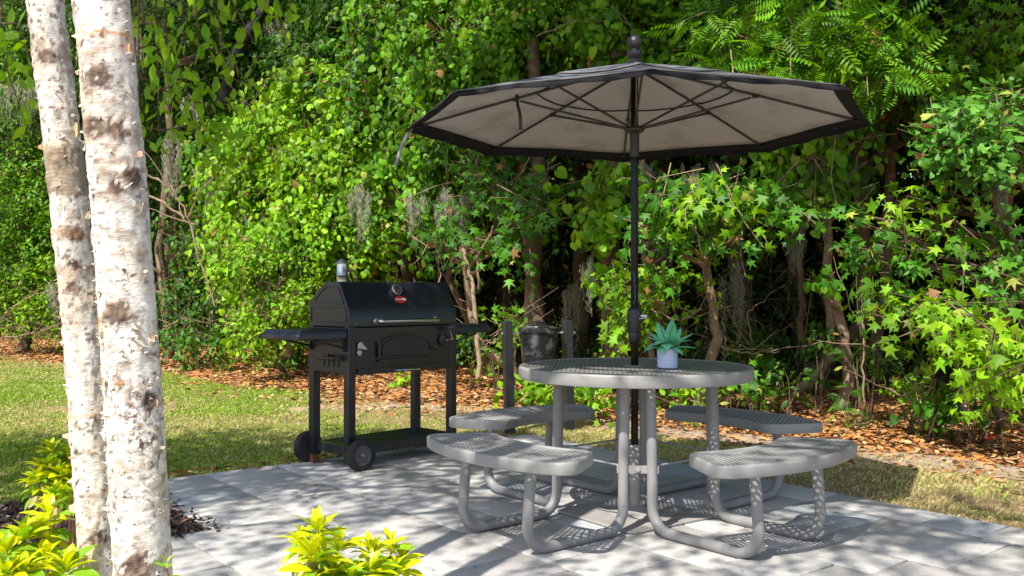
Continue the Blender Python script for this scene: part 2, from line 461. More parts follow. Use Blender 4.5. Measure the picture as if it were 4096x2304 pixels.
class Foliage:
    def __init__(s, seed): s.rng = np.random.default_rng(seed); s.V = []; s.F = []; s.C = []; s.n = 0; s.tw = []
    def put(s, T, pos, tip, nor, size, col):
        V, F = place(T, pos, tip, nor, size); k = len(T[0])
        s.V.append(V); s.F.append(F+s.n); s.n += len(V); s.C.append(np.repeat(col, k, 0))
    def cluster(s, c, r, n, T, size, tone, m=9, L=.45, gap=.45, gs=1.6, face=.55, down=.5, shell=.45, pale=.04, twigs=.3, vary=.42):
        """n sprays of m leaves in the ellipsoid c, r; gaps where the noise is low"""
        rng = s.rng; c = np.array(c, float); r = np.array(r, float)
        d = nrm(rng.normal(size=(int(n*2.2)+4, 3))); rad = rng.random((len(d), 1))**shell
        p = c+d*rad*r*(.82+.36*fbm(d*2.2+c, 3, 2)[:, None])
        k = fbm(p*gs, 7, 2) > gap-.07*rng.random(len(p)); p = p[k][:n]; d = d[k][:n]
        n = len(p)
        if n == 0: return
        out = nrm(d/r); ld = nrm(out*.8+rng.normal(size=(n, 3))*.55+np.array([0, 0, -down]))
        t = (np.arange(m)+.5)/m
        Ls = L*(.6+.8*rng.random((n, 1)))
        q = p[:, None, :]+ld[:, None, :]*(t[None, :, None]-.3)*Ls[:, :, None]
        q[..., 2] -= (t[None, :]**2)*Ls*.3
        side = nrm(np.cross(ld, SUNN[None, :]+rng.normal(size=(n, 3))*.2))
        sg = np.where(np.arange(m) % 2 == 0, 1, -1)[None, :, None]
        tip = ld[:, None, :]*.5+side[:, None, :]*sg*.75+rng.normal(size=(n, m, 3))*.5+np.array([0, 0, -down*.9])
        q = q+side[:, None, :]*sg*size*.35
        nor = face*SUNN+.35*out[:, None, :]+np.array([0, 0, .25])+rng.normal(size=(n, m, 3))*.56
        N = n*m; sz = size*(1-vary+2*vary*rng.random(N))*np.tile(1-.25*t, n)
        spray_t = np.repeat(.5+.75*rng.random((n, 1)), m, 0)
        q3 = q; q, tip, nor, cc = q.reshape(-1, 3), tip.reshape(-1, 3), nor.reshape(-1, 3), leafcol(rng, N, tone, pale)*spray_t
        br_ = rng.random(N) < .012; cc[br_] = np.array((.28, .15, .05))
        T2 = T_star2 if T is T_star else T_heart2 if T is T_heart else None
        if T2 is None: s.put(T, q, tip, nor, sz, cc)
        else:
            h_ = rng.random(N) < .5; s.put(T, q[h_], tip[h_], nor[h_], sz[h_], cc[h_]); h_ = ~h_; s.put(T2, q[h_], tip[h_], nor[h_], sz[h_], cc[h_])
        for i in range(int(n*twigs)): s.tw.append(([tuple(q3[i, 0]-ld[i]*.25), tuple(q3[i, m//2]), tuple(q3[i, -1])], .006))
    def strand(s, pts, T, size, tone, step=.05, spread=.1, face=.6):
        """a hanging vine: leaves along a polyline"""
        rng = s.rng; pts = np.array(pts, float)
        seg = np.linalg.norm(np.diff(pts, axis=0), axis=1); L = seg.sum(); n = max(4, int(L/step))
        cum = np.concatenate([[0], np.cumsum(seg)]); t = np.linspace(0, L, n)
        q = np.stack([np.interp(t, cum, pts[:, k]) for k in range(3)], 1)+rng.normal(size=(n, 3))*spread
        tip = rng.normal(size=(n, 3))*.6+np.array([0, 0, -.8]); nor = face*SUNN+rng.normal(size=(n, 3))*.35
        s.put(T, q, tip, nor, size*(.65+.6*rng.random(n)), leafcol(rng, n, tone))
        s.tw.append(([tuple(p) for p in pts], .006))
    def build(s, name, parent, mat=None):
        return mesh_np(name, np.concatenate(s.V), np.concatenate(s.F), mat or M_leaf, parent, np.concatenate(s.C))

def twig_mesh(tw, name, parent, mat):
    b = MB()
    for pts, r in tw: b.tube(pts, [r*(1-.6*k/(len(pts)-1)) for k in range(len(pts))], 4, False)
    return b.build(name, mat, parent, True)

def trunk_path(p0, p1, rng, n=9, wob=.06):
    p0, p1 = Vector(p0), Vector(p1); out = []
    w = np.cumsum(rng.normal(0, wob, (n, 3)), 0); w -= np.linspace(0, 1, n)[:, None]*w[-1]
    for k in range(n): out.append(p0.lerp(p1, k/(n-1))+Vector((w[k, 0], w[k, 1], w[k, 2]*.3)))
    return out

# ------------------------------------------------------------------ picnic table
TX, TY, TZ = .6173, 4.6815, .750
TROT = R(-5.4)
def band(mb, outline, ztop, h, lip=.026):
    """rolled steel edge following an outline (counter clockwise)"""
    n = len(outline); P = [Vector((x, y, 0)) for x, y in outline]; N = []
    for i in range(n):
        t = (P[(i+1) % n]-P[i-1]).normalized(); N.append(Vector((-t.y, t.x, 0)))
    prof = [(lip, -.006), (lip-.003, -.001), (lip-.008, 0), (.008, 0), (.003, -.0022), (.0006, -.006), (0, -.012), (0, -h+.004), (.003, -h), (.006, -h), (.006, -.012), (lip, -.012)]
    vs = [(p+nn*o)+Vector((0, 0, ztop+z)) for o, z in prof for p, nn in zip(P, N)]
    k = len(prof)
    fs = [(a*n+i, a*n+(i+1) % n, ((a+1) % k)*n+(i+1) % n, ((a+1) % k)*n+i) for a in range(k) for i in range(n)]
    mb.add(vs, fs)

def expanded(outline, z, a=.050, b=.0265, w=.0074, th=.0048):
    """expanded metal mesh: diamonds of thick coated strands clipped to an outline"""
    P = np.array(outline); x0, y0 = P.min(0); x1, y1 = P.max(0)
    I = np.arange(int(x0/(a/2))-1, int(x1/(a/2))+2); J = np.arange(int(y0/(b/2))-1, int(y1/(b/2))+2)
    seg = []
    for i in I:
        for j in J:
            if (i+j) % 2: continue
            for dj in (1, -1): seg.append((i*a/2, j*b/2, (i+1)*a/2, (j+dj)*b/2))
    S = np.array(seg); m = np.stack([(S[:, 0]+S[:, 2])/2, (S[:, 1]+S[:, 3])/2], 1)
    ins = np.zeros(len(m), bool); n = len(P)
    for i in range(n):
        p, q = P[i], P[(i+1) % n]
        c = ((p[1] > m[:, 1]) != (q[1] > m[:, 1])) & (m[:, 0] < (q[0]-p[0])*(m[:, 1]-p[1])/(q[1]-p[1]+1e-12)+p[0]); ins ^= c
    S = S[ins]; d = S[:, 2:]-S[:, :2]; L = np.linalg.norm(d, axis=1, keepdims=True); d = d/L
    e = np.stack([-d[:, 1], d[:, 0]], 1)*w/2; A = S[:, :2]-d*.0012; B = S[:, 2:]+d*.0012
    V = []
    # strands tilt a little, as in expanded metal
    for (pt, sg, zz) in ((A, 1, 0), (A, -1, -.0012), (B, -1, -.0012), (B, 1, 0)):
        V.append(np.concatenate([pt+e*sg, np.full((len(pt), 1), z+zz)], 1))
    for (pt, sg, zz) in ((A, 1, 0), (A, -1, -.0012), (B, -1, -.0012), (B, 1, 0)):
        V.append(np.concatenate([pt+e*sg, np.full((len(pt), 1), z+zz-th)], 1))
    V = np.stack(V, 1).reshape(-1, 3); k = (np.arange(len(S))*8)[:, None, None]
    F = np.array([(0, 1, 2, 3), (7, 6, 5, 4), (0, 3, 7, 4), (1, 5, 6, 2), (0, 4, 5, 1), (3, 2, 6, 7)])[None]+k
    return V, F.reshape(-1, 4)

table = thing('picnic_table', 'round grey expanded-metal picnic table with four attached curved seats on bent pipe legs', 'picnic table', (TX, TY, 0), TROT)
circ = [(.584*math.cos(2*PI*k/96), .584*math.sin(2*PI*k/96)) for k in range(96)]
b = MB(); band(b, circ, TZ, .058)
hole = [(.05*math.cos(2*PI*k/28), .05*math.sin(2*PI*k/28)) for k in range(28)]
b.lathe([(.026, -.014), (.026, 0), (.048, 0), (.052, -.003), (.052, -.014)], (0, 0, TZ+.0015), 28)
top = b.build('tabletop', M_tablep, table, ang=50)
V, F = expanded([(x*.962, y*.962) for x, y in circ], TZ-.0035, .044, .021, .0072, .004)
mesh_np('mesh_grid', V, F, M_tablep, top)
b = MB()
for k in range(4):
    a = k*PI/2; d = Vector((math.cos(a), math.sin(a), 0))
    b.box(d*.3+Vector((0, 0, TZ-.028)), (.52, .035, .03), Matrix.Rotation(a, 3, 'Z'))
b.build('underframe', M_tableleg, table, bevel=.003)

def seat_outline(r1, r2, ha, rc, n=26, inset=0):
    # seat local: x outward. straight-ended curved plank with round corners
    pts = []
    r1 += inset; r2 -= inset
    def corner(cx, cy, a0, a1):
        for k in range(7):
            a = a0+(a1-a0)*k/6; pts.append((cx+rc*math.cos(a), cy+rc*math.sin(a)))
    ii = inset/((r1+r2)/2)
    h2 = ha-ii; da2 = rc/(r2-rc); da1 = rc/(r1+rc)
    A2 = h2-da2; A1 = h2-da1
    for k in range(n+1):
        a = -A2+2*A2*k/n; pts.append((r2*math.cos(a), r2*math.sin(a)))
    c = ((r2-rc)*math.cos(A2), (r2-rc)*math.sin(A2))
    for k in range(1, 7): a = A2+PI/2*k/6; pts.append((c[0]+rc*math.cos(a), c[1]+rc*math.sin(a)))
    c = ((r1+rc)*math.cos(A1), (r1+rc)*math.sin(A1))
    for k in range(0, 7): a = A1+PI/2+PI/2*k/6; pts.append((c[0]+rc*math.cos(a), c[1]+rc*math.sin(a)))
    for k in range(1, n): a = A1-2*A1*k/n; pts.append((r1*math.cos(a), r1*math.sin(a)))
    c = ((r1+rc)*math.cos(-A1), (r1+rc)*math.sin(-A1))
    for k in range(0, 7): a = -A1+PI+PI/2*k/6; pts.append((c[0]+rc*math.cos(a), c[1]+rc*math.sin(a)))
    c = ((r2-rc)*math.cos(-A2), (r2-rc)*math.sin(-A2))
    for k in range(0, 6): a = -A2-PI/2+PI/2*k/6; pts.append((c[0]+rc*math.cos(a), c[1]+rc*math.sin(a)))
    return pts
SZ = .435
def Rz(a): return Matrix.Rotation(a, 4, 'Z')
def bake(o, M): o.data.transform(M)
so_out = seat_outline(.705, 1.055, R(29.8), .08)
so_in = seat_outline(.705, 1.055, R(29.8), .065, inset=.02)
def leg_path(w, lean=.03):
    ri, ro, ar = .322, .905, .105; P = []
    P.append((ri-.012, w, TZ-.02)); P.append((ri, w, .28)); zc = .0245+ar
    for k in range(9):
        a = PI+PI/2*k/8; P.append((ri+ar+ar*math.cos(a), w, zc+ar*math.sin(a)))
    for k in range(9):
        a = -PI/2+(PI/2-.05)*k/8; P.append((ro-ar+ar*math.cos(a), w, zc+ar*math.sin(a)))
    P.append((ro-.012, w, .28)); P.append((ro-.03, w, SZ-.02)); return P
labels = {0: None, 1: None, 2: None, 3: None}
for k in range(4):
    a = -3*PI/4+k*PI/2
    b = MB(); band(b, so_out, SZ, .052); s = b.build('seat', M_tablep, table, ang=50); bake(s, Rz(a))
    V, F = expanded(so_in, SZ-.0045); g_ = mesh_np('seat_grid', V, F, M_tablep, s); bake(g_, Rz(a))
    for w in (-.228, .228):
        l = MB().tube(leg_path(w), .0245, 16).build('leg', M_tableleg, table, ang=60); bake(l, Rz(a))
        p = MB().box((.885, w, SZ-.019), (.16, .075, .012)).build('mounting_plate', M_tableleg, l, bevel=.002); bake(p, Rz(a))
# flat braces and the clamp plates that tie the frames to the pole socket
def onring(k, w, r=.322, z=.3):
    a = -3*PI/4+k*PI/2; v = Matrix.Rotation(a, 3, 'Z') @ Vector((r, w, 0)); v.z = z; return v
for k in range(4):
    p, q = onring(k, .228), onring((k+1) % 4, -.228)
    m = (p+q)/2; d = q-p; rt = Matrix.Rotation(math.atan2(d.y, d.x), 3, 'Z')
    b = MB().box(m+Vector((0, 0, 0)), (d.length+.06, .012, .036), rt)
    b.lathe([(.0, .0), (.013, .0), (.013, .009), (.0, .011)], m+rt @ Vector((0, -.006 if True else 0, 0)), 6, axis=rt @ Vector((0, -1, 0)))
    b.build('clamp_plate', M_tablep, table, bevel=.002)
for k in (0, 1, 2, 3):
    p, q = onring(k, -.228, z=.315), onring(k, .228, z=.315)
    MB().tube([p, q], .005, 8).build('tie_rod', M_tableleg, table)

# ------------------------------------------------------------------ umbrella base
ub_ = thing('umbrella_base', 'square grey steel floor plate with upright socket tube under the round table', 'umbrella base', (TX, TY, 0), R(-9))
b = MB(); pr = .29
b.prism([(-pr, -pr+.03), (-pr+.03, -pr), (pr-.03, -pr), (pr, -pr+.03), (pr, pr-.03), (pr-.03, pr), (-pr+.03, pr), (-pr, pr-.03)], (0, 0, .003), (math.cos(PI/4), math.sin(PI/4), 0), (-math.sin(PI/4), math.cos(PI/4), 0), (0, 0, .010))
M_plate = mk('worn_grey_plate', (.31, .29, .275), .6, var=.15, scale=10, bump=.2, col2=(.17, .08, .05), t2=.66, s2=7)
b.build('floor_plate', M_plate, ub_, bevel=.002)
MB().lathe([(.135, .013), (.11, .02), (.055, .032), (.036, .045), (.026, .05)], n=36).build('collar', M_plate, ub_)
MB().lathe([(.026, .04), (.026, .35), (.023, .352), (.0205, .352), (.0205, .30)], n=28).build('socket_tube', M_tablep, ub_)
b = MB(); b.box((.0, -.031, .325), (.045, .012, .06)); b.tube([(0, -.03, .33), (0, -.055, .33)], .008, 8); b.build('lock_screw', M_tablep, ub_, bevel=.003)

# ------------------------------------------------------------------ umbrella
umb = thing('patio_umbrella', 'open octagonal patio umbrella, charcoal above and taupe beneath, on a glossy black pole', 'umbrella', (TX, TY, 0), -.0714)
MB().lathe([(.0188, .10), (.0188, 2.27), (.0, 2.272)], n=28).build('pole', M_blackg, umb)
MB().lathe([(.0205, 1.80), (.0235, 1.805), (.0235, 1.905), (.025, 1.91), (.025, 1.925), (.0205, 1.93)], n=28).build('upper_sleeve', M_black, umb)
b = MB().lathe([(.0190, .868), (.027, .870), (.031, .885), (.0325, .905), (.0325, .912), (.031, .914), (.0325, .917), (.0335, .92), (.038, 1.015), (.036, 1.03), (.026, 1.042), (.0190, 1.046)], n=36)
cr = b.build('crank_housing', M_black, umb)
b = MB().tube([(.03, -.01, 1.0), (.062, -.018, .998)], .012, 16); b.build('crank_boss', M_zinc, cr)
b = MB().tube([(.058, -.02, .985), (.058, -.02, .99), (.02, -.045, .986)], .0062, 12)
b.build('crank_handle', M_steel, cr)
b = MB(); tape = [(.0192, 1.22, .3), (.0192, 1.19, .9), (.0192, 1.15, .5), (.0192, 1.13, 1.2)]
prevs = [(-1.9, 1.225), (-1.62, 1.185), (-1.75, 1.15), (-1.35, 1.155), (-1.55, 1.12), (-1.45, 1.085), (-1.9, 1.06)]
b.tube([(.0193*math.cos(t), .0193*math.sin(t), z) for t, z in prevs], .0016, 5)
b.build('blue_scrawl', mk('blue_marker', (.01, .10, .30), .4, var=.2), umb)
# finial
MB().lathe([(.05, 2.262), (.052, 2.275), (.032, 2.288), (.026, 2.294), (.034, 2.306), (.0375, 2.318), (.036, 2.33), (.025, 2.338), (.024, 2.341), (.033, 2.352), (.0375, 2.364), (.0378, 2.3655), (.0366, 2.3665), (.0378, 2.3675), (.0378, 2.3795), (.0366, 2.3805), (.0376, 2.3815), (.034, 2.397), (.022, 2.41), (.006, 2.415), (.0, 2.415)], n=40).build('finial', M_black, umb)
RT, ZR, ZC = 1.146, 1.965, 2.262
def cz(r, th):
    """height of the cloth, sagging a little between the ribs"""
    f = abs(((th/(PI/4)) % 1)-.5)*2      # 1 at a rib, 0 between
    t = r/RT
    base = ZC+(ZR-ZC)*(t**1.06)
    return base-.018*(1-f*f)*math.sin(min(1, t)*PI)*.9+.006*t*(1-f)+.0028*(1-f)*math.sin(t*21+3*math.sin(th*3))*t+.002*math.sin(th*11+t*6)*t*(1-f)
def oct_r(th, R0):
    a = ((th/(PI/4)) % 1-.5)*PI/4
    return R0*math.cos(PI/8)/math.cos(a)*(1+0)
def cloth(r0, r1, nr=14, off=0, scallop=0):
    V = []; F = []; na = 96
    for i in range(nr+1):
        for k in range(na):
            th = 2*PI*k/na; rr = r0+(r1-r0)*i/nr
            e = oct_r(th, rr); 
            f = abs(((th/(PI/4)) % 1)-.5)*2
            e -= .012*(1-f*f)*(rr/RT)**4
            z = cz(rr, th)+off; V.append((e*math.cos(th), e*math.sin(th), z))
    for i in range(nr):
        for k in range(na): F.append((i*na+k, i*na+(k+1) % na, (i+1)*na+(k+1) % na, (i+1)*na+k))
    return V, F
RB = 1.088
can = MB().add(*cloth(.03, RB)).build('canopy', M_fabric, umb, ang=80)       # lining seen from below
m_ = can.modifiers.new('thick', 'SOLIDIFY'); m_.thickness = .0012
o = MB().add(*cloth(.48, RT, 12, .004)).build('canopy_skin', M_fabdark, can, ang=80); m_ = o.modifiers.new('thick', 'SOLIDIFY'); m_.thickness = .0015; m_.offset = 1
# wind vent: raised second tier
V, F = cloth(.03, .53, 8, .014); o = MB().add(V, F).build('wind_vent', M_fabdark, can, ang=80); m_ = o.modifiers.new('thick', 'SOLIDIFY'); m_.thickness = .0015
# black hem: last band of the cloth and the valance hanging from it
V = []; F = []; na = 96
rings = [(RB-.005, -.0025), (RT-.01, -.003), (RT, -.001), (RT+.012, -.007), (RT+.020, -.015), (RT+.025, -.025)]
for rr, dz in rings:
    for k in range(na):
        th = 2*PI*k/na; f = abs(((th/(PI/4)) % 1)-.5)*2; e = oct_r(th, rr)-.012*(1-f*f)*(min(rr, RT)/RT)**4
        V.append((e*math.cos(th), e*math.sin(th), cz(min(rr, RT), th)+dz+(.004*math.sin(th*23) if dz < -.02 else 0)))
for i in range(len(rings)-1):
    for k in range(na): F.append((i*na+k, i*na+(k+1) % na, (i+1)*na+(k+1) % na, (i+1)*na+k))
o = MB().add(V, F).build('hem', M_border, can, ang=80); m_ = o.modifiers.new('thick', 'SOLIDIFY'); m_.thickness = .001
# seam of the vent, seen as a dark ring below
b = MB(); b.tube([(oct_r(2*PI*k/96, .5)*math.cos(2*PI*k/96), oct_r(2*PI*k/96, .5)*math.sin(2*PI*k/96), cz(.5, 2*PI*k/96)-.006) for k in range(97)], .0035, 6); b.build('seam', M_border, can)
M_rib = mk('dark_bronze_metal', (.030, .022, .018), .4, var=.2, bump=.02)
for k in range(8):
    a = PI/4*k; c, s_ = math.cos(a), math.sin(a)
    P0 = Vector((.035*c, .035*s_, ZC-.02)); pts = [P0]+[Vector((r*c, r*s_, cz(r, a)-.010)) for r in (.2, .4, .6, .8, 1.0, RB+.02)]
    rb = MB().tube(pts, .0062, 8).build('rib', M_rib, umb)
    MB().box((RB*c+.01*c, RB*s_+.01*s_, cz(RB, a)-.011), (.05, .035, .012), Matrix.Rotation(a, 3, 'Z')).build('rib_pocket', M_border, rb, bevel=.003)
    j = Vector((.60*c, .60*s_, cz(.60, a)-.016)); h = Vector((.036*c, .036*s_, 1.945))
    st = MB().tube([h, h.lerp(j, .96)], .0062, 8).build('strut', M_rib, umb)
    b = MB(); b.box(j+Vector((0, 0, .002)), (.035, .016, .02), Matrix.Rotation(a, 3, 'Z')); b.tube([j+Vector((-s_*.014, c*.014, 0)), j-Vector((-s_*.014, c*.014, 0))], .005, 8); b.build('hinge', M_rib, st, bevel=.002)
MB().lathe([(.0195, 1.915), (.03, 1.918), (.05, 1.93), (.052, 1.938), (.04, 1.945), (.030, 1.955), (.0195, 1.96)], n=32).build('runner_hub', M_rib, umb)
MB().lathe([(.0195, 2.20), (.03, 2.205), (.045, 2.225), (.045, 2.245), (.0195, 2.26)], n=32).build('top_hub', M_rib, umb)
MB().tube([(.006, -.022, 1.95), (.008, -.024, 2.22)], .0022, 6).build('lift_cord', mk('tan_cord', (.35, .28, .18), .8), umb)
def strap(pts, w, mat, name):
    V = []; F = []
    for i, p in enumerate(pts):
        p = Vector(p); t = (Vector(pts[min(i+1, len(pts)-1)])-Vector(pts[max(i-1, 0)])).normalized(); n = t.cross(Vector((0, 1, .2))).normalized()*w/2
        V += [p+n, p-n]
    for i in range(len(pts)-1): F.append((2*i, 2*i+1, 2*i+3, 2*i+2))
    o = MB().add(V, F).build(name, mat, umb); m_ = o.modifiers.new('thick', 'SOLIDIFY'); m_.thickness = .002; return o
a = PI+0.02
strap([(1.13*math.cos(a), 1.13*math.sin(a), 1.955), (1.155*math.cos(a), 1.155*math.sin(a), 1.92), (1.18*math.cos(a), 1.16*math.sin(a), 1.87), (1.20*math.cos(a), 1.16*math.sin(a), 1.81), (1.213*math.cos(a), 1.16*math.sin(a), 1.765)], .018, mk('grey_strap', (.22, .22, .22), .8, var=.2), 'tie_strap')
a = PI+.36
strap([(.62*math.cos(a), .62*math.sin(a), 2.08), (.62*math.cos(a)+.004, .62*math.sin(a), 2.03), (.62*math.cos(a)+.016, .62*math.sin(a)+.002, 1.98), (.62*math.cos(a)+.02, .62*math.sin(a), 1.905)], .016, M_rib, 'tie_strap')

# ------------------------------------------------------------------ grill
GR = thing('charcoal_grill', 'large black charcoal cart grill with side shelves, steel lid handle and short chimney', 'grill', (-1.022, 5.82, 0), math.atan2(.73, .68))
LL, DD = .928, .425
X, Y_, Z_ = (1, 0, 0), (0, 1, 0), (0, 0, 1)
# fire box
b = MB(); b.prism([(0, .602), (LL, .602), (LL, .893), (0, .893)], (0, .004, 0), X, Z_, (0, DD-.008, 0))
body = b.build('firebox', M_grill, GR, bevel=.004)
b = MB()
b.box((.012, DD*.47, .745), (.03, DD*.80, .13)); b.build('side_panel', M_grill, body, bevel=.006)
b = MB()
for k in range(4): b.box((-.0015, DD*(.60-.12*k), .685), (.004, .006, .085))
b.build('vent_slots', M_border, body)
for k in (0, 1):
    b = MB(); b.tube([(-.002, .2, .715), (-.045, .17, .712)], .007, 8); b.build('damper_rod', M_black, body)
    break
MB().lathe([(.0, 0), (.012, 0), (.019, .01), (.021, .035), (.016, .052), (0, .055)], (-.04, .13, .705), 16, axis=(-.25, -1, -.1)).build('damper_knob', M_black, body)
MB().lathe([(.0, 0), (.012, 0), (.019, .01), (.021, .035), (.016, .052), (0, .055)], (LL+.03, .06, .705), 16, axis=(.9, -.4, -.1)).build('damper_knob', M_black, body)
# lid: end panels and curved cover
lp = [(0, .897), (0, 1.0), (.02, 1.035), (.098, 1.176), (.115, 1.186), (.245, 1.186), (.262, 1.178), (.41, 1.07), (.425, 1.045), (.425, .897)]
b = MB(); b.prism([(s, z) for s, z in lp], (0, 0, 0), Y_, Z_, (LL, 0, 0)); lid = b.build('lid', M_grill, GR, bevel=.005)
for xx, dx in ((-.0045, .004), (LL+.0005, .004)):
    b = MB()
    def fr(poly, wdt):
        n = len(poly)
        for i in range(n):
            p, q = poly[i], poly[(i+1) % n]; m = ((p[0]+q[0])/2, (p[1]+q[1])/2); L = math.hypot(q[0]-p[0], q[1]-p[1]); an = math.atan2(q[1]-p[1], q[0]-p[0])
            b.box((xx+dx/2, m[0], m[1]), (dx, L+wdt, wdt), Matrix.Rotation(an, 3, 'X'))
    fr([(.055, 1.045), (.115, 1.155), (.24, 1.155), (.375, 1.062)], .009)
    fr([(.025, .93), (.025, 1.0), (.04, 1.022), (.40, 1.022), (.40, .93)], .007)
    b.build('pressed_rib', M_grill, lid, bevel=.0015)
MB().tube([(.05, -.0, .918), (.05, -.005, .918)], .004, 6).build('rivet', M_zinc, lid)
# lid handle
hu0, hu1, hz = .215, .725, .932
pts = [(hu0, .0, hz)]
for k in range(6): a = PI/2*k/5; pts.append((hu0+.03-.03*math.cos(a), -.028-.03*math.sin(a), hz))
for k in range(6): a = PI/2*k/5; pts.append((hu1-.03+.03*math.sin(a), -.028-.03*math.cos(a), hz))
pts.append((hu1, .0, hz))
h = MB().tube(pts, .0125, 16).build('lid_handle', M_steel, lid, ang=60)
for q_ in (hu0, hu1): MB().lathe([(.0, 0), (.022, 0), (.022, .006), (.014, .010), (0, .010)], (q_, .0, hz), 20, axis=(0, -1, 0)).build('handle_flange', M_steel, h)
# slope frame for gauge and badge
sn = Vector((0, -(1.176-1.035), .078)).normalized(); sup = Vector((0, .078, .141)).normalized()
def onslope(u, z): t = (z-1.035)/(1.176-1.035); return Vector((u, .02+.078*t, z))
gp = onslope(.44, 1.128)
g1 = MB().lathe([(0, 0), (.036, 0), (.040, .006), (.040, .018), (.036, .024), (.031, .024), (.030, .020), (0, .020)], gp, 36, axis=sn).build('temperature_gauge', M_zinc, lid)
M_dial = mk('dark_dial', (.03, .05, .045), .15, var=.1, bump=0)
MB().lathe([(0, 0), (.0295, 0), (.0295, .0015), (0, .0015)], gp+sn*.0202, 32, axis=sn).build('dial_face', M_dial, g1)
M_red = mk('red_enamel', (.62, .035, .02), .3, var=.06, bump=0, spec=.6)
MB().box(gp+sn*.0225-sup*.008, (.004, .02, .001), Matrix((Vector((1, 0, 0)), sup, sn)).transposed()).build('needle', M_red, g1)
# oval badge
bp = onslope(.452, 1.068); vs = []; n = 40
for z0, sc in ((0, 1), (.004, 1), (.006, .95)):
    for k in range(n): a = 2*PI*k/n; vs.append(bp+Vector((1, 0, 0))*.046*sc*math.cos(a)+sup*.0265*sc*math.sin(a)+sn*z0)
fs = [(i*n+j, i*n+(j+1) % n, (i+1)*n+(j+1) % n, (i+1)*n+j) for i in range(2) for j in range(n)]+[tuple(range(2*n, 3*n))]
bd = MB().add(vs, fs).build('badge', M_red, lid)
fc = bpy.data.curves.new('badge_lettering', 'FONT'); fc.body = 'Char-Griller'; fc.size = .0185; fc.align_x = 'CENTER'; fc.align_y = 'CENTER'; fc.extrude = .0006; fc.offset = .0003
fo = bpy.data.objects.new('badge_lettering', fc); link(fo); fc.materials.append(mk('white_enamel', (.8, .8, .8), .35, var=.03, bump=0))
M_txt = Matrix.Translation(bp+sn*.0068) @ Matrix((Vector((1, 0, 0)), sup, sn)).transposed().to_4x4()
bpy.context.view_layer.update(); me_ = bpy.data.meshes.new_from_object(fo.evaluated_get(bpy.context.evaluated_depsgraph_get())); me_.transform(M_txt); bpy.data.objects.remove(fo); link(bpy.data.objects.new('badge_lettering', me_), bd)
# chimney
ch = MB().lathe([(.0385, 1.17), (.0385, 1.19), (.036, 1.192), (.036, 1.225), (.0375, 1.227), (.0375, 1.232), (.036, 1.234), (.036, 1.305), (.034, 1.305)], (.135, .25, 0), 32).build('chimney', M_steel, GR)
MB().lathe([(.037, 1.302), (.047, 1.303), (.048, 1.307), (.022, 1.325), (.006, 1.336), (0, 1.337)], (.135, .25, 0), 32).build('chimney_cap', M_zinc, ch)
MB().lathe([(.0378, 1.222), (.0385, 1.222), (.0385, 1.229), (.0378, 1.229)], (.135, .25, 0), 32).build('chimney_band', M_black, ch)
# front: ash door, frame, latch, bottle opener, crank, ash drawer
b = MB(); arch = [(.245, .700), (.245, .745)]
for k in range(13): a = PI-PI*k/12; arch.append((.46+.215*math.cos(a), .755+.088*math.sin(a)))
arch += [(.675, .745), (.675, .700)]
def shrink(p, k): cx, cz_ = .46, .75; return [(cx+(x-cx)*k, cz_+(z-cz_)*k*.98) for x, z in p]
b.prism(shrink(arch, 1.06), (0, .002, 0), X, Z_, (0, -.010, 0)); df = b.build('ash_door_frame', M_grill, GR, bevel=.002)
MB().prism(shrink(arch, .93), (0, -.008, 0), X, Z_, (0, -.010, 0)).build('ash_door', M_black, df, bevel=.004)
MB().box((.46, -.014, .675), (.46, .014, .016)).build('door_sill', M_grill, df, bevel=.002)
b = MB(); b.tube([(.232, -.014, .70), (.232, -.014, .80)], .008, 10); b.build('hinge', M_black, df)
b = MB(); b.box((.675, -.018, .765), (.02, .02, .035)); b.lathe([(0, 0), (.009, 0), (.013, .012), (.015, .04), (.011, .052), (0, .055)], (.69, -.03, .755), 14, axis=(.75, -.5, -.45)); b.build('latch_knob', M_black, df, bevel=.002)
b = MB(); b.prism([(.062, .79), (.072, .803), (.09, .803), (.10, .79), (.135, .757), (.128, .752), (.06, .762)], (0, -.002, 0), X, Z_, (0, -.016, 0)); b.lathe([(0, 0), (.019, 0), (.019, .008), (0, .008)], (.079, -.002, .735), 16, axis=(0, -1, 0))
b.build('bottle_opener', M_zinc, GR, bevel=.002)
b = MB(); b.lathe([(0, 0), (.042, 0), (.042, .012), (.034, .016), (0, .016)], (.80, -.002, .79), 28, axis=(0, -1, 0)); b.build('crank_plate', M_black, GR)
b = MB(); b.tube([(.80, -.018, .79), (.80, -.045, .79)], .006, 10); b.tube([(.80, -.045, .79), (.845, -.05, .795), (.81, -.055, .868)], .005, 10); ck = b.build('tray_crank', M_steel, GR)
b = MB(); b.lathe([(0, 0), (.011, .0), (.016, .02), (.015, .06), (.010, .08), (0, .082)], (.80, -.058, .872), 16, axis=(1, -.1, .02)); b.build('crank_grip', M_black, ck)
dr = MB().box((.47, -.006, .613), (.80, .016, .038)).build('ash_drawer', M_grill, GR, bevel=.002)
pts = [(.36, -.006, .61), (.365, -.035, .61), (.39, -.046, .61), (.53, -.046, .61), (.555, -.035, .61), (.56, -.006, .61)]
MB().tube(pts, .0085, 14).build('drawer_handle', M_steel, dr)
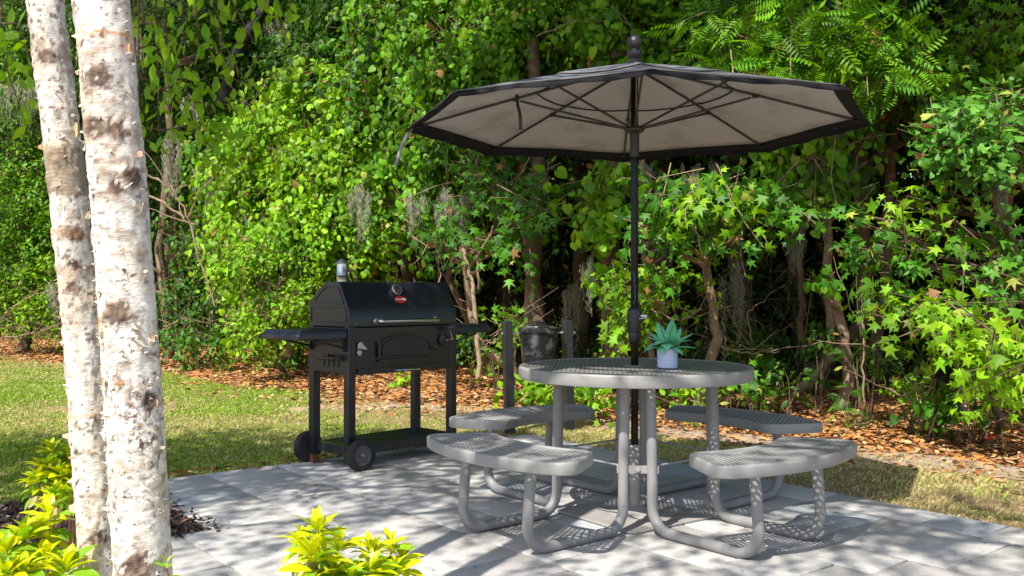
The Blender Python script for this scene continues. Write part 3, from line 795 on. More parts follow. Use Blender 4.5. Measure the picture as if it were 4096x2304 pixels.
# legs
for (lx, ly) in ((.0, .0), (LL, .0), (.0, DD), (LL, DD)):
    cx_ = .026 if lx == 0 else LL-.026; cy_ = .024 if ly == 0 else DD-.024
    b = MB(); z0 = .06 if lx == 0 else .0
    b.box((cx_, cy_, (z0+.9)/2), (.056, .052, .9-z0)); lg = b.build('leg', M_grill, GR, bevel=.003)
    for zz in (.64, .14): MB().lathe([(0, 0), (.007, 0), (.007, .003), (0, .004)], (cx_, cy_-.026 if ly == 0 else cy_+.026, zz), 8, axis=(0, -1 if ly == 0 else 1, 0)).build('bolt', M_black, lg)
MB().box((.026, DD-.024, .032), (.045, .04, .06)).build('rusty_foot', M_rust, GR)
# bottom shelf of pressed sheet with shallow ribs
b = MB(); b.box((LL/2+.0, DD/2, .113), (LL-.04, DD-.052, .058))
for k in range(5): b.box((LL/2, .06+k*.075, .1435), (LL-.16, .022, .004))
b.build('bottom_shelf', M_grill, GR, bevel=.003)
# wheels
def wheel(x, y, sgn):
    c = (x, y, .0985); ax = (0, sgn, 0)
    w = MB().lathe([(.060, -.020), (.088, -.024), (.0975, -.020), (.0985, -.008), (.0985, .008), (.0975, .020), (.088, .024), (.066, .022), (.062, .012), (.060, -.010)], c, 48, axis=ax).build('wheel', M_rubber, GR)
    b = MB()
    for k in range(44):
        a = 2*PI*k/44
        for s2 in (-1, 1):
            b.box((x+.0985*math.cos(a+.03*s2), y+s2*.011, .0985+.0985*math.sin(a+.03*s2)), (.005, .016, .008), Matrix.Rotation(-a, 3, 'Y'))
    b.build('tread', M_rubber, w)
    b = MB(); b.lathe([(.056, -.012), (.0645, -.014), (.0645, .018), (.060, .016), (.056, .006)], c, 40, axis=ax)
    b.lathe([(0, -.014), (.014, -.014), (.016, .018), (.010, .026), (0, .027)], c, 20, axis=ax)
    for k in range(6):
        a = 2*PI*k/6+.3; d = Vector((math.cos(a), 0, math.sin(a))); m = Vector(c)+d*.037
        b.box(m, (.048, .010, .016), Matrix.Rotation(-a, 3, 'Y'))
    b.lathe([(.014, -.008), (.058, -.008), (.058, -.004), (.014, -.004)], c, 32, axis=ax)
    b.build('rim', M_wheel, w, bevel=.0015)
    MB().lathe([(0, .024), (.008, .024), (.007, .031), (0, .033)], c, 12, axis=ax).build('axle_cap', M_zinc, w)
wheel(.055, -.055, -1); wheel(.02, DD+.04, 1)
MB().tube([(.04, -.05, .0985), (.04, DD+.05, .0985)], .007, 8).build('axle', M_black, GR)
# side shelves
def shelf(x0, sg):
    L = .385; y0, y1 = .012, DD-.005; z1 = .888; z0 = .828
    xo = x0+sg*L; c = .045
    V = [(x0, y0, z0), (xo-sg*c*.5, y0, z0), (xo-sg*.0, y0+c, z0), (xo, y1-c, z0), (xo-sg*c*.5, y1, z0), (x0, y1, z0)]
    T = [(x0, y0+.012, z1), (xo-sg*(c+.01), y0+.012, z1), (xo-sg*c*.8, y0+c+.01, z1), (xo-sg*c*.8, y1-c-.01, z1), (xo-sg*(c+.01), y1-.012, z1), (x0, y1-.012, z1)]
    Mi = [(p[0], p[1], z0+.028) for p in V]
    b = MB().add(V+Mi+T, [tuple(reversed(range(6))), tuple(range(12, 18))]+[(i, (i+1) % 6, 6+(i+1) % 6, 6+i) for i in range(6)]+[(6+i, 6+(i+1) % 6, 12+(i+1) % 6, 12+i) for i in range(6)])
    s = b.build('side_shelf', M_grill, GR, bevel=.003)
    b = MB()
    for k in range(5): b.box((x0+sg*L*.44, y0+.06+k*.07, z1+.0005), (L*.7, .014, .003))
    b.build('shelf_rib', M_grill, s, bevel=.001)
    for yy in (y0+.03, y1-.03):
        b = MB(); b.tube([(x0, yy, .765), (x0+sg*L*.62, yy, .822)], .008, 6); b.box((x0+sg*.012, yy, .79), (.024, .02, .09)); b.tube([(x0+sg*L*.3, yy, .79), (x0+sg*L*.3, yy, .83)], .006, 6); b.build('bracket', M_black, s)
shelf(0, -1); shelf(LL, 1)

# ------------------------------------------------------------------ bin between two posts
BN = thing('litter_bin', 'black metal bin with a handled lid hung between two square black posts behind the table', 'bin', (.215, 7.47, 0), math.atan2(.19, .47))
for xx, ln in ((-.262, -.012), (.262, -.02)):
    b = MB(); h0 = .90; rt = Matrix.Rotation(-ln*1.0 if xx < 0 else .03, 3, 'Y')
    b.box((xx+(0 if xx < 0 else -.0), 0, h0/2-.03), (.07, .07, h0+.04), Matrix.Rotation(-.028 if xx < 0 else -.022, 3, 'Y'))
    b.build('post', M_black, BN, bevel=.003)
M_can = mk('scuffed_black_steel', (.03, .03, .032), .38, .6, var=.4, scale=30, bump=.12, col2=(.19, .185, .21), t2=.55, s2=7, rvar=.2)
cn = MB().lathe([(0, .44), (.118, .44), (.124, .445), (.156, .80), (.161, .803), (.161, .81), (.152, .812)], n=48).build('can', M_can, BN)
for zz in (.50, .74): pass
ld = MB().lathe([(.166, .797), (.170, .80), (.170, .828), (.166, .833), (.12, .842), (.118, .846), (.07, .853), (0, .856)], n=48).build('lid', mk('black_lid_steel', (.03, .03, .033), .3, .5, var=.4, scale=30, bump=.1, col2=(.25, .24, .25), t2=.6, s2=14), BN)
for dy in (-.022, .022):
    pts = [(-.055, dy, .848), (-.05, dy, .868), (-.03, dy, .882), (.03, dy, .882), (.05, dy, .868), (.055, dy, .848)]
    MB().tube(pts, .0042, 8).build('lid_handle', M_black, ld)
for s_ in (-1, 1):
    b = MB(); b.tube([(s_*.16, 0, .79), (s_*.325, 0, .79)], .006, 10); b.lathe([(0, -.006), (.015, -.006), (.015, .006), (0, .006)], (s_*.205, 0, .79), 6, axis=(1, 0, 0)); b.lathe([(0, -.006), (.015, -.006), (.015, .006), (0, .006)], (s_*.312, 0, .79), 6, axis=(1, 0, 0))
    b.build('pivot_bolt', M_zinc, BN)

# ------------------------------------------------------------------ potted plant
PP = thing('potted_plant', 'small pale blue pot of striped turquoise leaves standing on the round table', 'potted plant', (.757, 4.53, TZ+.001))
MB().lathe([(.0, 0), (.046, 0), (.0485, .003), (.0505, .092), (.047, .092), (.0455, .082), (.0, .080)], n=48).build('pot', M_pot, PP)
MB().lathe([(0, .079), (.0462, .079), (.0462, .084), (.02, .088), (0, .087)], n=24).build('soil', M_soil, PP)
def mk_calathea():
    m, nt, N, L, P = nodes('striped_leaf')
    uv = N.new('ShaderNodeAttribute'); uv.attribute_name = 'col'; sx = N.new('ShaderNodeSeparateColor'); L.new(uv.outputs['Color'], sx.inputs[0])
    # r = along, g = across (0 midrib .. 1 edge)
    a = N.new('ShaderNodeMath'); a.operation = 'MULTIPLY_ADD'; a.inputs[1].default_value = .35; L.new(sx.outputs[1], a.inputs[0])
    s = N.new('ShaderNodeMath'); s.operation = 'SUBTRACT'; L.new(sx.outputs[0], s.inputs[0])
    k = N.new('ShaderNodeMath'); k.operation = 'MULTIPLY'; k.inputs[1].default_value = .30; L.new(sx.outputs[1], k.inputs[0]); L.new(k.outputs[0], s.inputs[1])
    f = N.new('ShaderNodeMath'); f.operation = 'MULTIPLY'; f.inputs[1].default_value = 9; L.new(s.outputs[0], f.inputs[0])
    fr = N.new('ShaderNodeMath'); fr.operation = 'FRACT'; L.new(f.outputs[0], fr.inputs[0])
    lt = N.new('ShaderNodeMath'); lt.operation = 'LESS_THAN'; lt.inputs[1].default_value = .24; L.new(fr.outputs[0], lt.inputs[0])
    md = N.new('ShaderNodeMath'); md.operation = 'LESS_THAN'; md.inputs[1].default_value = .08; L.new(sx.outputs[1], md.inputs[0])
    mxm = N.new('ShaderNodeMath'); mxm.operation = 'MAXIMUM'; L.new(lt.outputs[0], mxm.inputs[0]); L.new(md.outputs[0], mxm.inputs[1])
    mx = N.new('ShaderNodeMix'); mx.data_type = 'RGBA'; mx.inputs['A'].default_value = (.20, .66, .36, 1); mx.inputs['B'].default_value = (.015, .17, .08, 1)
    L.new(mxm.outputs[0], mx.inputs['Factor']); L.new(mx.outputs['Result'], P.inputs['Base Color']); P.inputs['Roughness'].default_value = .4
    return m
M_cal = mk_calathea()
rngp = np.random.default_rng(3)
def cal_leaf(az, elev, L, curl, wid, h0):
    V = []; Cc = []; F = []; nn = 9
    d = Vector((math.cos(az), math.sin(az), 0)); sd = Vector((-math.sin(az), math.cos(az), 0)); p = Vector((0, 0, .09+h0))+d*.012; e = elev
    for i in range(nn):
        t = i/(nn-1); w = wid*math.sin(PI*min(1, t*.94+.06))**.75*(1-.25*t); dirv = d*math.cos(e)+Vector((0, 0, 1))*math.sin(e); up = dirv.cross(sd)*-1
        for s_, a in ((-1, 1), (-.5, .5), (0, 0), (.5, .5), (1, 1)): V.append(p+sd*w*s_+up*(abs(s_)*w*.28)); Cc.append((t, a, 0))
        p = p+dirv*(L/(nn-1)); e -= curl/(nn-1)
    for i in range(nn-1):
        for j in range(4): F.append((i*5+j, i*5+j+1, i*5+6+j, i*5+5+j))
    return V, F, Cc
for (az, el, L, cu, wd, h0) in [(180, 30, .125, 1.2, .024, .012), (195, 55, .13, 2.0, .026, .02), (222, 75, .105, 1.9, .028, .03), (262, 70, .10, 2.2, .030, .02), (300, 78, .12, 1.5, .026, .03), (335, 52, .125, .8, .026, .02), (0, 20, .135, .6, .028, .015), (15, 48, .145, .4, .026, .03), (50, 70, .14, .5, .028, .03), (90, 80, .155, .4, .026, .03), (130, 70, .125, .8, .026, .03), (160, 62, .11, 1.0, .024, .035), (280, 84, .15, .5, .024, .04), (240, 50, .09, 2.2, .026, .01), (318, 35, .10, 1.7, .028, .01), (70, 82, .165, .3, .022, .03)]:
    V, F, Cc = cal_leaf(R(az+rngp.normal(0, 5)), R(el*.74), L*.98, cu*1.1, wd*1.2, h0*.6)
    o = mesh_np('leaf', V, F, M_cal, PP, np.array(Cc), smooth=True)
b = MB()
for az in range(0, 360, 30): b.tube([(0, 0, .082), (.014*math.cos(R(az)), .014*math.sin(R(az)), .118)], .0022, 5)
b.build('stems', mk('green_stem', (.06, .30, .08), .5), PP)

# ------------------------------------------------------------------ birch (two stems of one clump)
BI = thing('birch_tree', 'two-stemmed white birch with dark knots and curling bark at the edge of the patio', 'birch tree', (-1.0, 2.4, 0))
BI0 = Vector((-1.0, 2.4, 0))
def birch_stem(bot, top, r0, r1, knots, bands, seed, bow, zmax=7.2):
    bot, top = Vector(bot), Vector(top)
    d = (top-bot)/(top.z-bot.z); zs = np.concatenate([np.linspace(-.05, 2.1, 300), np.linspace(2.13, zmax, 60)]); na = 72
    th = np.arange(na)/na*2*PI; Z, TH = np.meshgrid(zs, th, indexing='ij')
    lin = (Z-bot.z); base_x = bot.x+d.x*lin; base_y = bot.y+d.y*lin
    base_x = base_x+bow*np.sin((Z-.4)/1.43*PI); rad = r0+(r1-r0)*(Z-bot.z)/(top.z-bot.z); rad = np.clip(rad, .02, .2); rad = rad*(1+.25*np.exp(-np.clip(Z, 0, 9)/.12))
    P3 = np.stack([np.cos(TH)*1.0, np.sin(TH)*1.0, Z*4], -1)
    n1 = fbm(P3*2.0+seed, 1, 4); n2 = fbm(np.stack([np.cos(TH)*2.2, np.sin(TH)*2.2, Z*34], -1)+seed, 2, 4)
    n3 = fbm(np.stack([np.cos(TH)*7, np.sin(TH)*7, Z*60], -1)+seed, 3, 3); n4 = fbm(np.stack([np.cos(TH)*.7, np.sin(TH)*.7, Z*9], -1)+seed*2, 4, 3)
    n6 = fbm(np.stack([np.cos(TH)*3.2, np.sin(TH)*3.2, Z*44], -1)+seed*3, 14, 4)
    n5 = fbm(np.stack([np.cos(TH)*5, np.sin(TH)*5, Z*95], -1)+seed, 9, 2)
    col = np.ones(Z.shape+(3,))*np.array((.76, .71, .64)); col *= (.74+.48*n1)[..., None]
    cream = np.array((.62, .50, .34)); w = np.clip((n4-.47)*6, 0, 1)[..., None]*.6; col = col*(1-w)+cream*w
    grey = np.array((.30, .24, .20)); w = np.clip((n2-.60)*9, 0, 1)[..., None]*.7; col = col*(1-w)+grey*w
    w = (np.clip((n5-.66)*14, 0, 1)*np.clip((n1-.42)*5, 0, 1))[..., None]; col = col*(1-w)+np.array((.10, .06, .045))*w
    sc = fbm(np.stack([np.cos(TH)*1.6, np.sin(TH)*1.3, Z*44], -1)+seed*5, 17, 4); w = (np.clip((sc-.60)*18, 0, 1)*.6)[..., None]
    col = col*(1-w)+np.array((.30, .22, .155))*(.4+1.3*n6[..., None])*w
    ls = fbm(np.stack([np.cos(TH)*3.4, np.sin(TH)*3.4, Z*150], -1)+seed*7, 23, 2); lz = fbm(np.stack([np.cos(TH)*.6, np.sin(TH)*.6, Z*5], -1)+seed, 27, 2)
    w = (np.clip((ls-.66)*18, 0, 1)*np.clip((lz-.44)*8, 0, 1))[..., None]*.9; col = col*(1-w)+np.array((.12, .075, .055))*w
    ln_ = np.clip((np.sin(Z*330+8*n1+3*n4)-.86)*9, 0, 1)*np.clip((n2-.42)*6, 0, 1)*.5; col = col*(1-ln_[..., None])+np.array((.33, .23, .16))*ln_[..., None]
    dr = .0045*(n3-.5)+.008*(n1-.5)+.003*np.clip((sc-.57)*9, 0, 1)
    for (kt, kz, kr, dep) in knots:
        a = (TH-R(kt)+PI) % (2*PI)-PI; dx = a*r0; dz = Z-kz; dd = np.sqrt(dx*dx+(dz*1.0)**2)/kr
        ang = np.arctan2(dz, dx); ragged = dd*(1+1.5*(n6-.5)+1.1*(n1-.5)+.5*(n3-.5))
        core = np.clip(1.15-ragged*1.25, 0, 1); ring = np.exp(-((ragged-.75)/.2)**2)
        hat = np.exp(-((np.abs(dx)/kr*.75+dz/kr-.55)/.16)**2)*(np.abs(dx) < kr*1.7)*(dz < kr*.75)*(dz > -kr*1.1)
        halo = (np.exp(-(ragged/1.5)**2)*.5)[..., None]; col = col*(1-halo)+np.array((.36, .27, .19))*halo
        w = np.clip(core*2.2*(n6 > .33)+ring*.8*(n6 > .47)+hat*.9*(n3 > .38), 0, 1)[..., None]
        c = np.array((.075, .048, .034))*(1+9*np.clip(n6-.46, 0, 1)+4*np.clip(n3-.5, 0, 1))[..., None]*(.6+.9*n2[..., None]); col = col*(1-w)+c*w
        dr = dr+.005*np.clip(core+ring, 0, 1)*(n6-.45)*2+.0025*np.sin(ragged*16)*np.exp(-(ragged/1.3)**2)+dep*1.3*np.exp(-(dd/.9)**2)*1.0-dep*.8*np.exp(-(dd/.35)**2)+.006*ring*(n3-.3)
    for (z0, z1, c, amt) in bands:
        e = .006*(n1-.5)*4; w = (np.clip((Z+e-z0)/.004, 0, 1)*np.clip((z1-Z-e)/.004, 0, 1)*np.clip(.4+1.6*n2, 0, 1)*amt)[..., None]; col = col*(1-w)+np.array(c)*(.6+.8*n3[..., None])*w
        dr = dr+.0015*(w[..., 0] > .3)
    rr = rad+dr; X_ = base_x+rr*np.cos(TH); Yv = base_y+rr*np.sin(TH)
    V = np.stack([X_, Yv, Z], -1).reshape(-1, 3)-np.array(BI0); nz_ = len(zs)
    i, j = np.meshgrid(np.arange(nz_-1), np.arange(na), indexing='ij'); j2 = (j+1) % na
    F = np.stack([i*na+j, i*na+j2, (i+1)*na+j2, (i+1)*na+j], -1).reshape(-1, 4)
    o = mesh_np('trunk', V, F, M_birch, BI, np.clip(col.reshape(-1, 3), 0, .85), smooth=True)
    return o, (lambda z: (bot.x+d.x*(z-bot.z)+bow*math.sin((z-.4)/1.43*PI), bot.y+d.y*(z-bot.z), r0+(r1-r0)*(z-bot.z)/(top.z-bot.z)))
def zat(py, Y): return at(1288, py, Y).z
# right stem: front of the pair
Yr, Yl = 2.30, 2.52
pT, pB = at(256, 0, Yr), at(359, 1449, Yr)
wT, wB = 134/2/2339*Yr, 138/2/2339*Yr
kn = [(-88, zat(205, Yr), .034, .006), (-112, zat(328, Yr), .034, .008), (-40, zat(450, Yr), .026, .012), (-90, zat(785, Yr), .038, .006), (-82, zat(1405, Yr), .036, .004), (-30, zat(1005, Yr), .024, .002), (-75, zat(480, Yr), .018, .002), (-60, zat(335, Yr), .02, .002)]
bn = [(zat(104, Yr), zat(92, Yr), (.62, .28, .10), .9), (zat(150, Yr), zat(105, Yr), (.55, .30, .16), .25), (zat(1300, Yr), zat(1240, Yr), (.5, .4, .36), .4)]
st1, f1 = birch_stem(pB, pT, wB, wT, kn, bn, 1.3, .009)
pT2, pB2 = at(116, 0, Yl), at(250, 1449, Yl)
kn = [(-80, zat(150, Yl), .022, .003), (-85, zat(398, Yl), .026, .006), (-60, zat(590, Yl), .03, .003), (-80, zat(722, Yl), .018, .001), (-60, zat(1345, Yl), .03, .002), (-70, zat(665, Yl), .02, .002), (-110, zat(1130, Yl), .012, .001)]
bn = [(zat(495, Yl), zat(372, Yl), (.27, .20, .13), .8), (zat(372, Yl), zat(360, Yl), (.4, .25, .15), .5), (zat(695, Yl), zat(668, Yl), (.33, .22, .15), .7), (zat(600, Yl), zat(572, Yl), (.5, .30, .15), .35), (zat(345, Yl), zat(338, Yl), (.2, .13, .1), .6), (zat(1045, Yl), zat(1035, Yl), (.55, .3, .14), .7)]
st2, f2 = birch_stem(pB2, pT2, 90/2/2339*Yl, 88/2/2339*Yl, kn, bn, 6.1, .014)
# peeling bark flakes
rng = np.random.default_rng(8)
def flakes(fn, n, par, z0, z1, dens):
    V = []; F = []; CO = []
    tot = 0
    while tot < n:
        z = z0+(z1-z0)*rng.random(); a = R(-170+160*rng.random())
        if rng.random() > dens(z, a): continue
        tot += 1; x, y, r = fn(z); big = rng.random() < .2
        w = (.004+.007*rng.random())*(2.2 if big else 1); h = (.0015+.0035*rng.random())*(2.2 if big else 1); lift = (.003+.006*rng.random())*(1.8 if big else 1)
        n0 = len(V); da = w/r; sgn = rng.choice([-1, 1]); hz = 4; tw_ = rng.normal(0, .3)
        for i in range(hz+1):
            t = i/hz; l = .002+lift*t**1.5
            for s_ in (-1, 1):
                aa = a+sgn*da*(t-.5)*1.0+s_*da*.12*tw_; zz = z+s_*h*(1-.9*t**1.3)*(1+.5*math.sin(5*t+z*90))+tw_*w*1.6*(t-.5)
                V.append((x+(r+l)*math.cos(aa)-BI0.x, y+(r+l)*math.sin(aa)-BI0.y, zz))
        for i in range(hz): F.append((n0+2*i, n0+2*i+1, n0+2*i+3, n0+2*i+2))
        c = np.array([(.66, .56, .42), (.70, .64, .55), (.50, .26, .12), (.42, .33, .24), (.55, .36, .2)][rng.choice(5, p=[.38, .38, .04, .14, .06])])*(.8+.3*rng.random()); CO += [c]*(2*hz+2)
    o = mesh_np('peeling_bark', V, F, M_birch, par, np.array(CO)); o['kind'] = 'stuff'; return o
flakes(f1, 420, st1, .35, 1.85, lambda z, a: (.25+.9*(.5+.5*math.sin(z*7+2)) if z < 1.05 else .22))
flakes(f2, 70, st2, .35, 1.85, lambda z, a: .5)
# bigger curls standing off the stems
def curl(p, d, w, L, col, par):
    V = []; F = []; p = Vector(p)-BI0; d = Vector(d).normalized(); sd = Vector((0, 0, 1)); n_ = d.cross(sd)
    for i in range(8):
        t = i/7; a = t*2.0; q = p+d*L*(math.sin(a*.8))+n_*L*.45*(1-math.cos(a)); ww = w*(1-.45*t)*(1+.15*math.sin(9*t)); V += [q+sd*ww, q-sd*ww*(1-.3*t)]
    F = [(2*i, 2*i+1, 2*i+3, 2*i+2) for i in range(7)]
    return mesh_np('bark_curl', V, F, M_birch, par, np.array([col]*16), smooth=True)
for (px, py, st, w, L, col) in [(372, 392, 1, .008, .030, (.55, .30, .22)), (405, 850, 1, .01, .02, (.5, .28, .16)), (408, 1010, 1, .008, .014, (.6, .5, .4)), (188, 330, 2, .02, .018, (.62, .42, .22)), (128, 372, 2, .008, -.016, (.5, .3, .16)), (196, 1095, 2, .008, -.022, (.6, .45, .3)), (205, 1275, 2, .012, -.018, (.6, .46, .33)), (415, 1285, 1, .01, .012, (.55, .4, .26)), (335, 128, 1, .012, .012, (.62, .30, .12))]:
    Yy = Yr if st == 1 else Yl; zz = at(px, py, Yy).z; fx, fy, fr_ = (f1 if st == 1 else f2)(zz); p = Vector((fx+(1 if L > 0 else -1)*fr_*.93, fy-fr_*.34, zz)); curl(p, (1 if L > 0 else -1, -.25, 0), w, abs(L), col, st1 if st == 1 else st2)

# crown of the birch, above the picture, and its drooping twigs
fo = Foliage(21); tops = [Vector((f1(6.9)[0], f1(6.9)[1], 6.9)), Vector((f2(6.9)[0], f2(6.9)[1], 6.9))]
limbs = []
rr_ = np.random.default_rng(4)
CR = [(-2.5, .9, 6.0, 1.9, 1.4, 1.1, 560), (-.9, .0, 6.2, 1.8, 1.4, 1.1, 500), (.9, -.4, 6.0, 1.7, 1.1, 1.0, 380), (-3.9, 1.6, 5.8, 1.7, 1.4, 1.1, 430), (-2.1, 2.1, 6.4, 1.6, 1.2, 1.0, 380), (-3.4, 2.7, 6.2, 1.6, 1.0, .9, 260), (-.6, -1.0, 6.6, 1.8, 1.1, .9, 300), (2.2, -1.0, 6.2, 1.3, 1.1, .9, 220), (-4.6, .2, 6.0, 1.4, 1.2, .9, 240)]
CRS = .40
for (x, y, z, a, b_, c_, n) in CR:
    fo.cluster((x+1, y-2.4, z), (a, b_, c_), int(n*CRS), T_rh, .085, 'birch', m=10, L=.30, gap=.45, gs=1.15, face=.5, down=.5, shell=.7, twigs=.5)
    f = f1 if x > -1.5 else f2; z0 = z-1.4-rr_.random()*.8; x0, y0, _ = f(z0)
    limbs.append((trunk_path((x0+1, y0-2.4, z0), (x+1, y-2.4, z+.2), rr_, 8, .07), .035))
hang = [((560, -60), (690, 40), 4.2), ((640, -60), (720, 60), 4.3), ((340, 320), (620, 440), 5.4), ((500, 120), (640, 240), 5.0), ((350, 120), (470, 200), 4.6), ((560, 180), (650, 330), 5.6), ((400, 330), (560, 400), 5.4), ((450, 0), (600, 180), 4.8), ((430, -60), (560, 60), 4.4), ((480, -80), (640, 110), 4.6), ((600, -40), (690, 70), 4.6), ((330, -20), (480, 260), 4.8), ((380, 30), (540, 330), 5.0), ((340, 180), (560, 420), 5.2), ((420, 200), (610, 300), 5.2), ((0, 60), (90, 200), 3.6), ((-40, 150), (60, 300), 3.8), ((360, 60), (450, 170), 4.5), ((470, 250), (590, 380), 5.4), ((350, 240), (520, 300), 5.0)]
for (a, b_, Yd) in hang:
    p, q = at(*a, Yd), at(*b_, Yd+.3); m_ = p.lerp(q, .5)+Vector((0, 0, .12))
    pts = [np.array(v-BI0) for v in (p, m_, q)]
    fo.strand(pts, T_oval, .08, 'bright', .020, .055, .5)  # brighter tone paints sunlight onto twigs hanging in the crown's shade
    limbs.append(([Vector((f1(4.2)[0], f1(4.2)[1], 4.2))-BI0, (p-BI0).lerp(Vector((0, 0, 4.3)), .35)+Vector((0, 0, .3)), p-BI0], .012))
fo.build('crown', BI)
b = MB()
for pts, r in limbs: b.tube(pts, [r*(1-.75*k/(len(pts)-1)) for k in range(len(pts))], 8)
b.build('branches', M_bark, BI)
twig_mesh(fo.tw, 'twigs', BI, M_bark)

# shade tree left of the view, whose crown shades the lawn
ST = thing('shade_tree', 'tall leafy tree beside the lawn, outside the picture on the left', 'tree', (-6.6, .4, 0))
MB().tube(trunk_path((0, 0, -.1), (.4, .8, 8.5), rr_, 10, .06), [.17-.012*k for k in range(10)], 14).build('trunk', M_bark, ST)
fo = Foliage(33)
for (x, y, z, a, b_, c_, n) in [(.4, 1.5, 6.3, 2.4, 1.3, 1.4, 520), (-1.8, 1.2, 6.6, 1.8, 1.6, 1.4, 420), (2.2, 1.9, 6.0, 1.5, 1.3, 1.0, 330), (3.6, 2.2, 5.9, 1.1, 1.0, .8, 150)]:
    fo.cluster((x, y, z), (a, b_, c_), n, T_rh, .13, 'mid', m=9, L=.5, gap=.40, gs=.9, shell=.7, twigs=.2)
fo.build('crown', ST)

# ------------------------------------------------------------------ chartreuse shrubs at the front
def whorl_shrub(label, heads, Yb, seed, size, base):
    """upright stems with whorls of long leaves"""
    rng = np.random.default_rng(seed); B = Vector(base)
    S = thing('golden_shrub', label, 'shrub', B, 0, 'golden shrubs around the patio'); fo = Foliage(seed); tb = MB()
    for (px, py, Yh, n, sc) in heads:
        h = at(px, py+20, Yh)-B; root = Vector((h.x*.35+rng.normal(0, .03), h.y*.35+rng.normal(0, .03), 0)); mid = root.lerp(h, .6)+Vector((rng.normal(0, .02), rng.normal(0, .02), .03))
        tb.tube([root, mid, h], [.006, .0045, .003], 7)
        for ti, (k, el, dz, f) in enumerate(((n, 62, .012, .72), (n+3, 28, .0, 1.0), (n+1, -8, -.022, 1.0), (n-1, -32, -.05, .9))):
            az = np.arange(k)/k*2*PI+rng.random()*6+rng.normal(0, .22, k); e = R(el)+rng.normal(0, .22, k)
            tip = np.stack([np.cos(az)*np.cos(e), np.sin(az)*np.cos(e), np.sin(e)], 1); up = np.stack([-np.cos(az)*np.sin(e), -np.sin(az)*np.sin(e), np.cos(e)], 1)+rng.normal(0, .25, (k, 3))
            pos = np.array(h)+np.array([0, 0, dz])+tip*.006; c = leafcol(rng, k, 'yellow', 0)*(.8+.3*rng.random((k, 1)))
            g_ = rng.random(k) < (.12+.16*ti); c[g_] = np.array((.20, .38, .02))*(.8+.4*rng.random((g_.sum(), 1)))
            if ti == 3: 
                g_ = rng.random(k) < .25; c[g_] = np.array((.55, .42, .20))
            fo.put(T_lance, pos, tip, up, size*sc*f*(.8+.35*rng.random(k)), c)
    tb.build('stems', mk('reddish_stem', (.22, .10, .04), .6), S)
    fo.build('leaves', S, M_leaf2); return S
whorl_shrub('chartreuse shrub at the bottom of the picture, in front of the patio slabs', [(800, 1335, 2.35, 7, 1.0), (790, 1395, 2.28, 7, 1.0), (855, 1370, 2.5, 7, .9), (835, 1430, 2.3, 6, .95), (935, 1380, 2.55, 7, .85), (985, 1365, 2.65, 7, .8), (1010, 1400, 2.7, 6, .8), (930, 1425, 2.45, 7, .85), (985, 1430, 2.5, 7, .85), (880, 1455, 2.3, 6, .9), (800, 1318, 2.36, 3, .45), (760, 1350, 2.5, 4, .7)], 2.3, 41, .088, (-.42, 2.42, 0))
whorl_shrub('large chartreuse shrub at the bottom left corner, beside the left birch stem', [(122, 1290, 2.62, 7, .95), (100, 1330, 2.55, 6, .9), (60, 1345, 2.5, 7, 1.0), (15, 1385, 2.45, 7, 1.0), (165, 1425, 2.4, 7, 1.0), (60, 1430, 2.35, 7, 1.0), (15, 1440, 2.3, 6, 1), (115, 1400, 2.45, 6, .9)], 2.5, 42, .088, (-1.33, 2.6, 0))
whorl_shrub('small chartreuse shrub in the mulch bed behind the left birch stem', [(130, 1120, 3.95, 7, 1.0), (112, 1160, 3.9, 7, 1.0), (165, 1135, 4.0, 7, 1.0), (95, 1195, 3.85, 7, 1.0), (150, 1180, 3.9, 7, 1.0), (190, 1170, 3.95, 7, 1.0), (185, 1215, 3.8, 7, .9), (140, 1225, 3.8, 6, .9), (205, 1130, 4.0, 6, .9)], 3.9, 43, .082, (-1.96, 4.0, 0))
o = whorl_shrub('chartreuse leaf tip poking out to the right of the birch at the bottom edge', [(418, 1412, 2.2, 2, .38)], 2.2, 44, .085, (-.78, 2.22, 0))

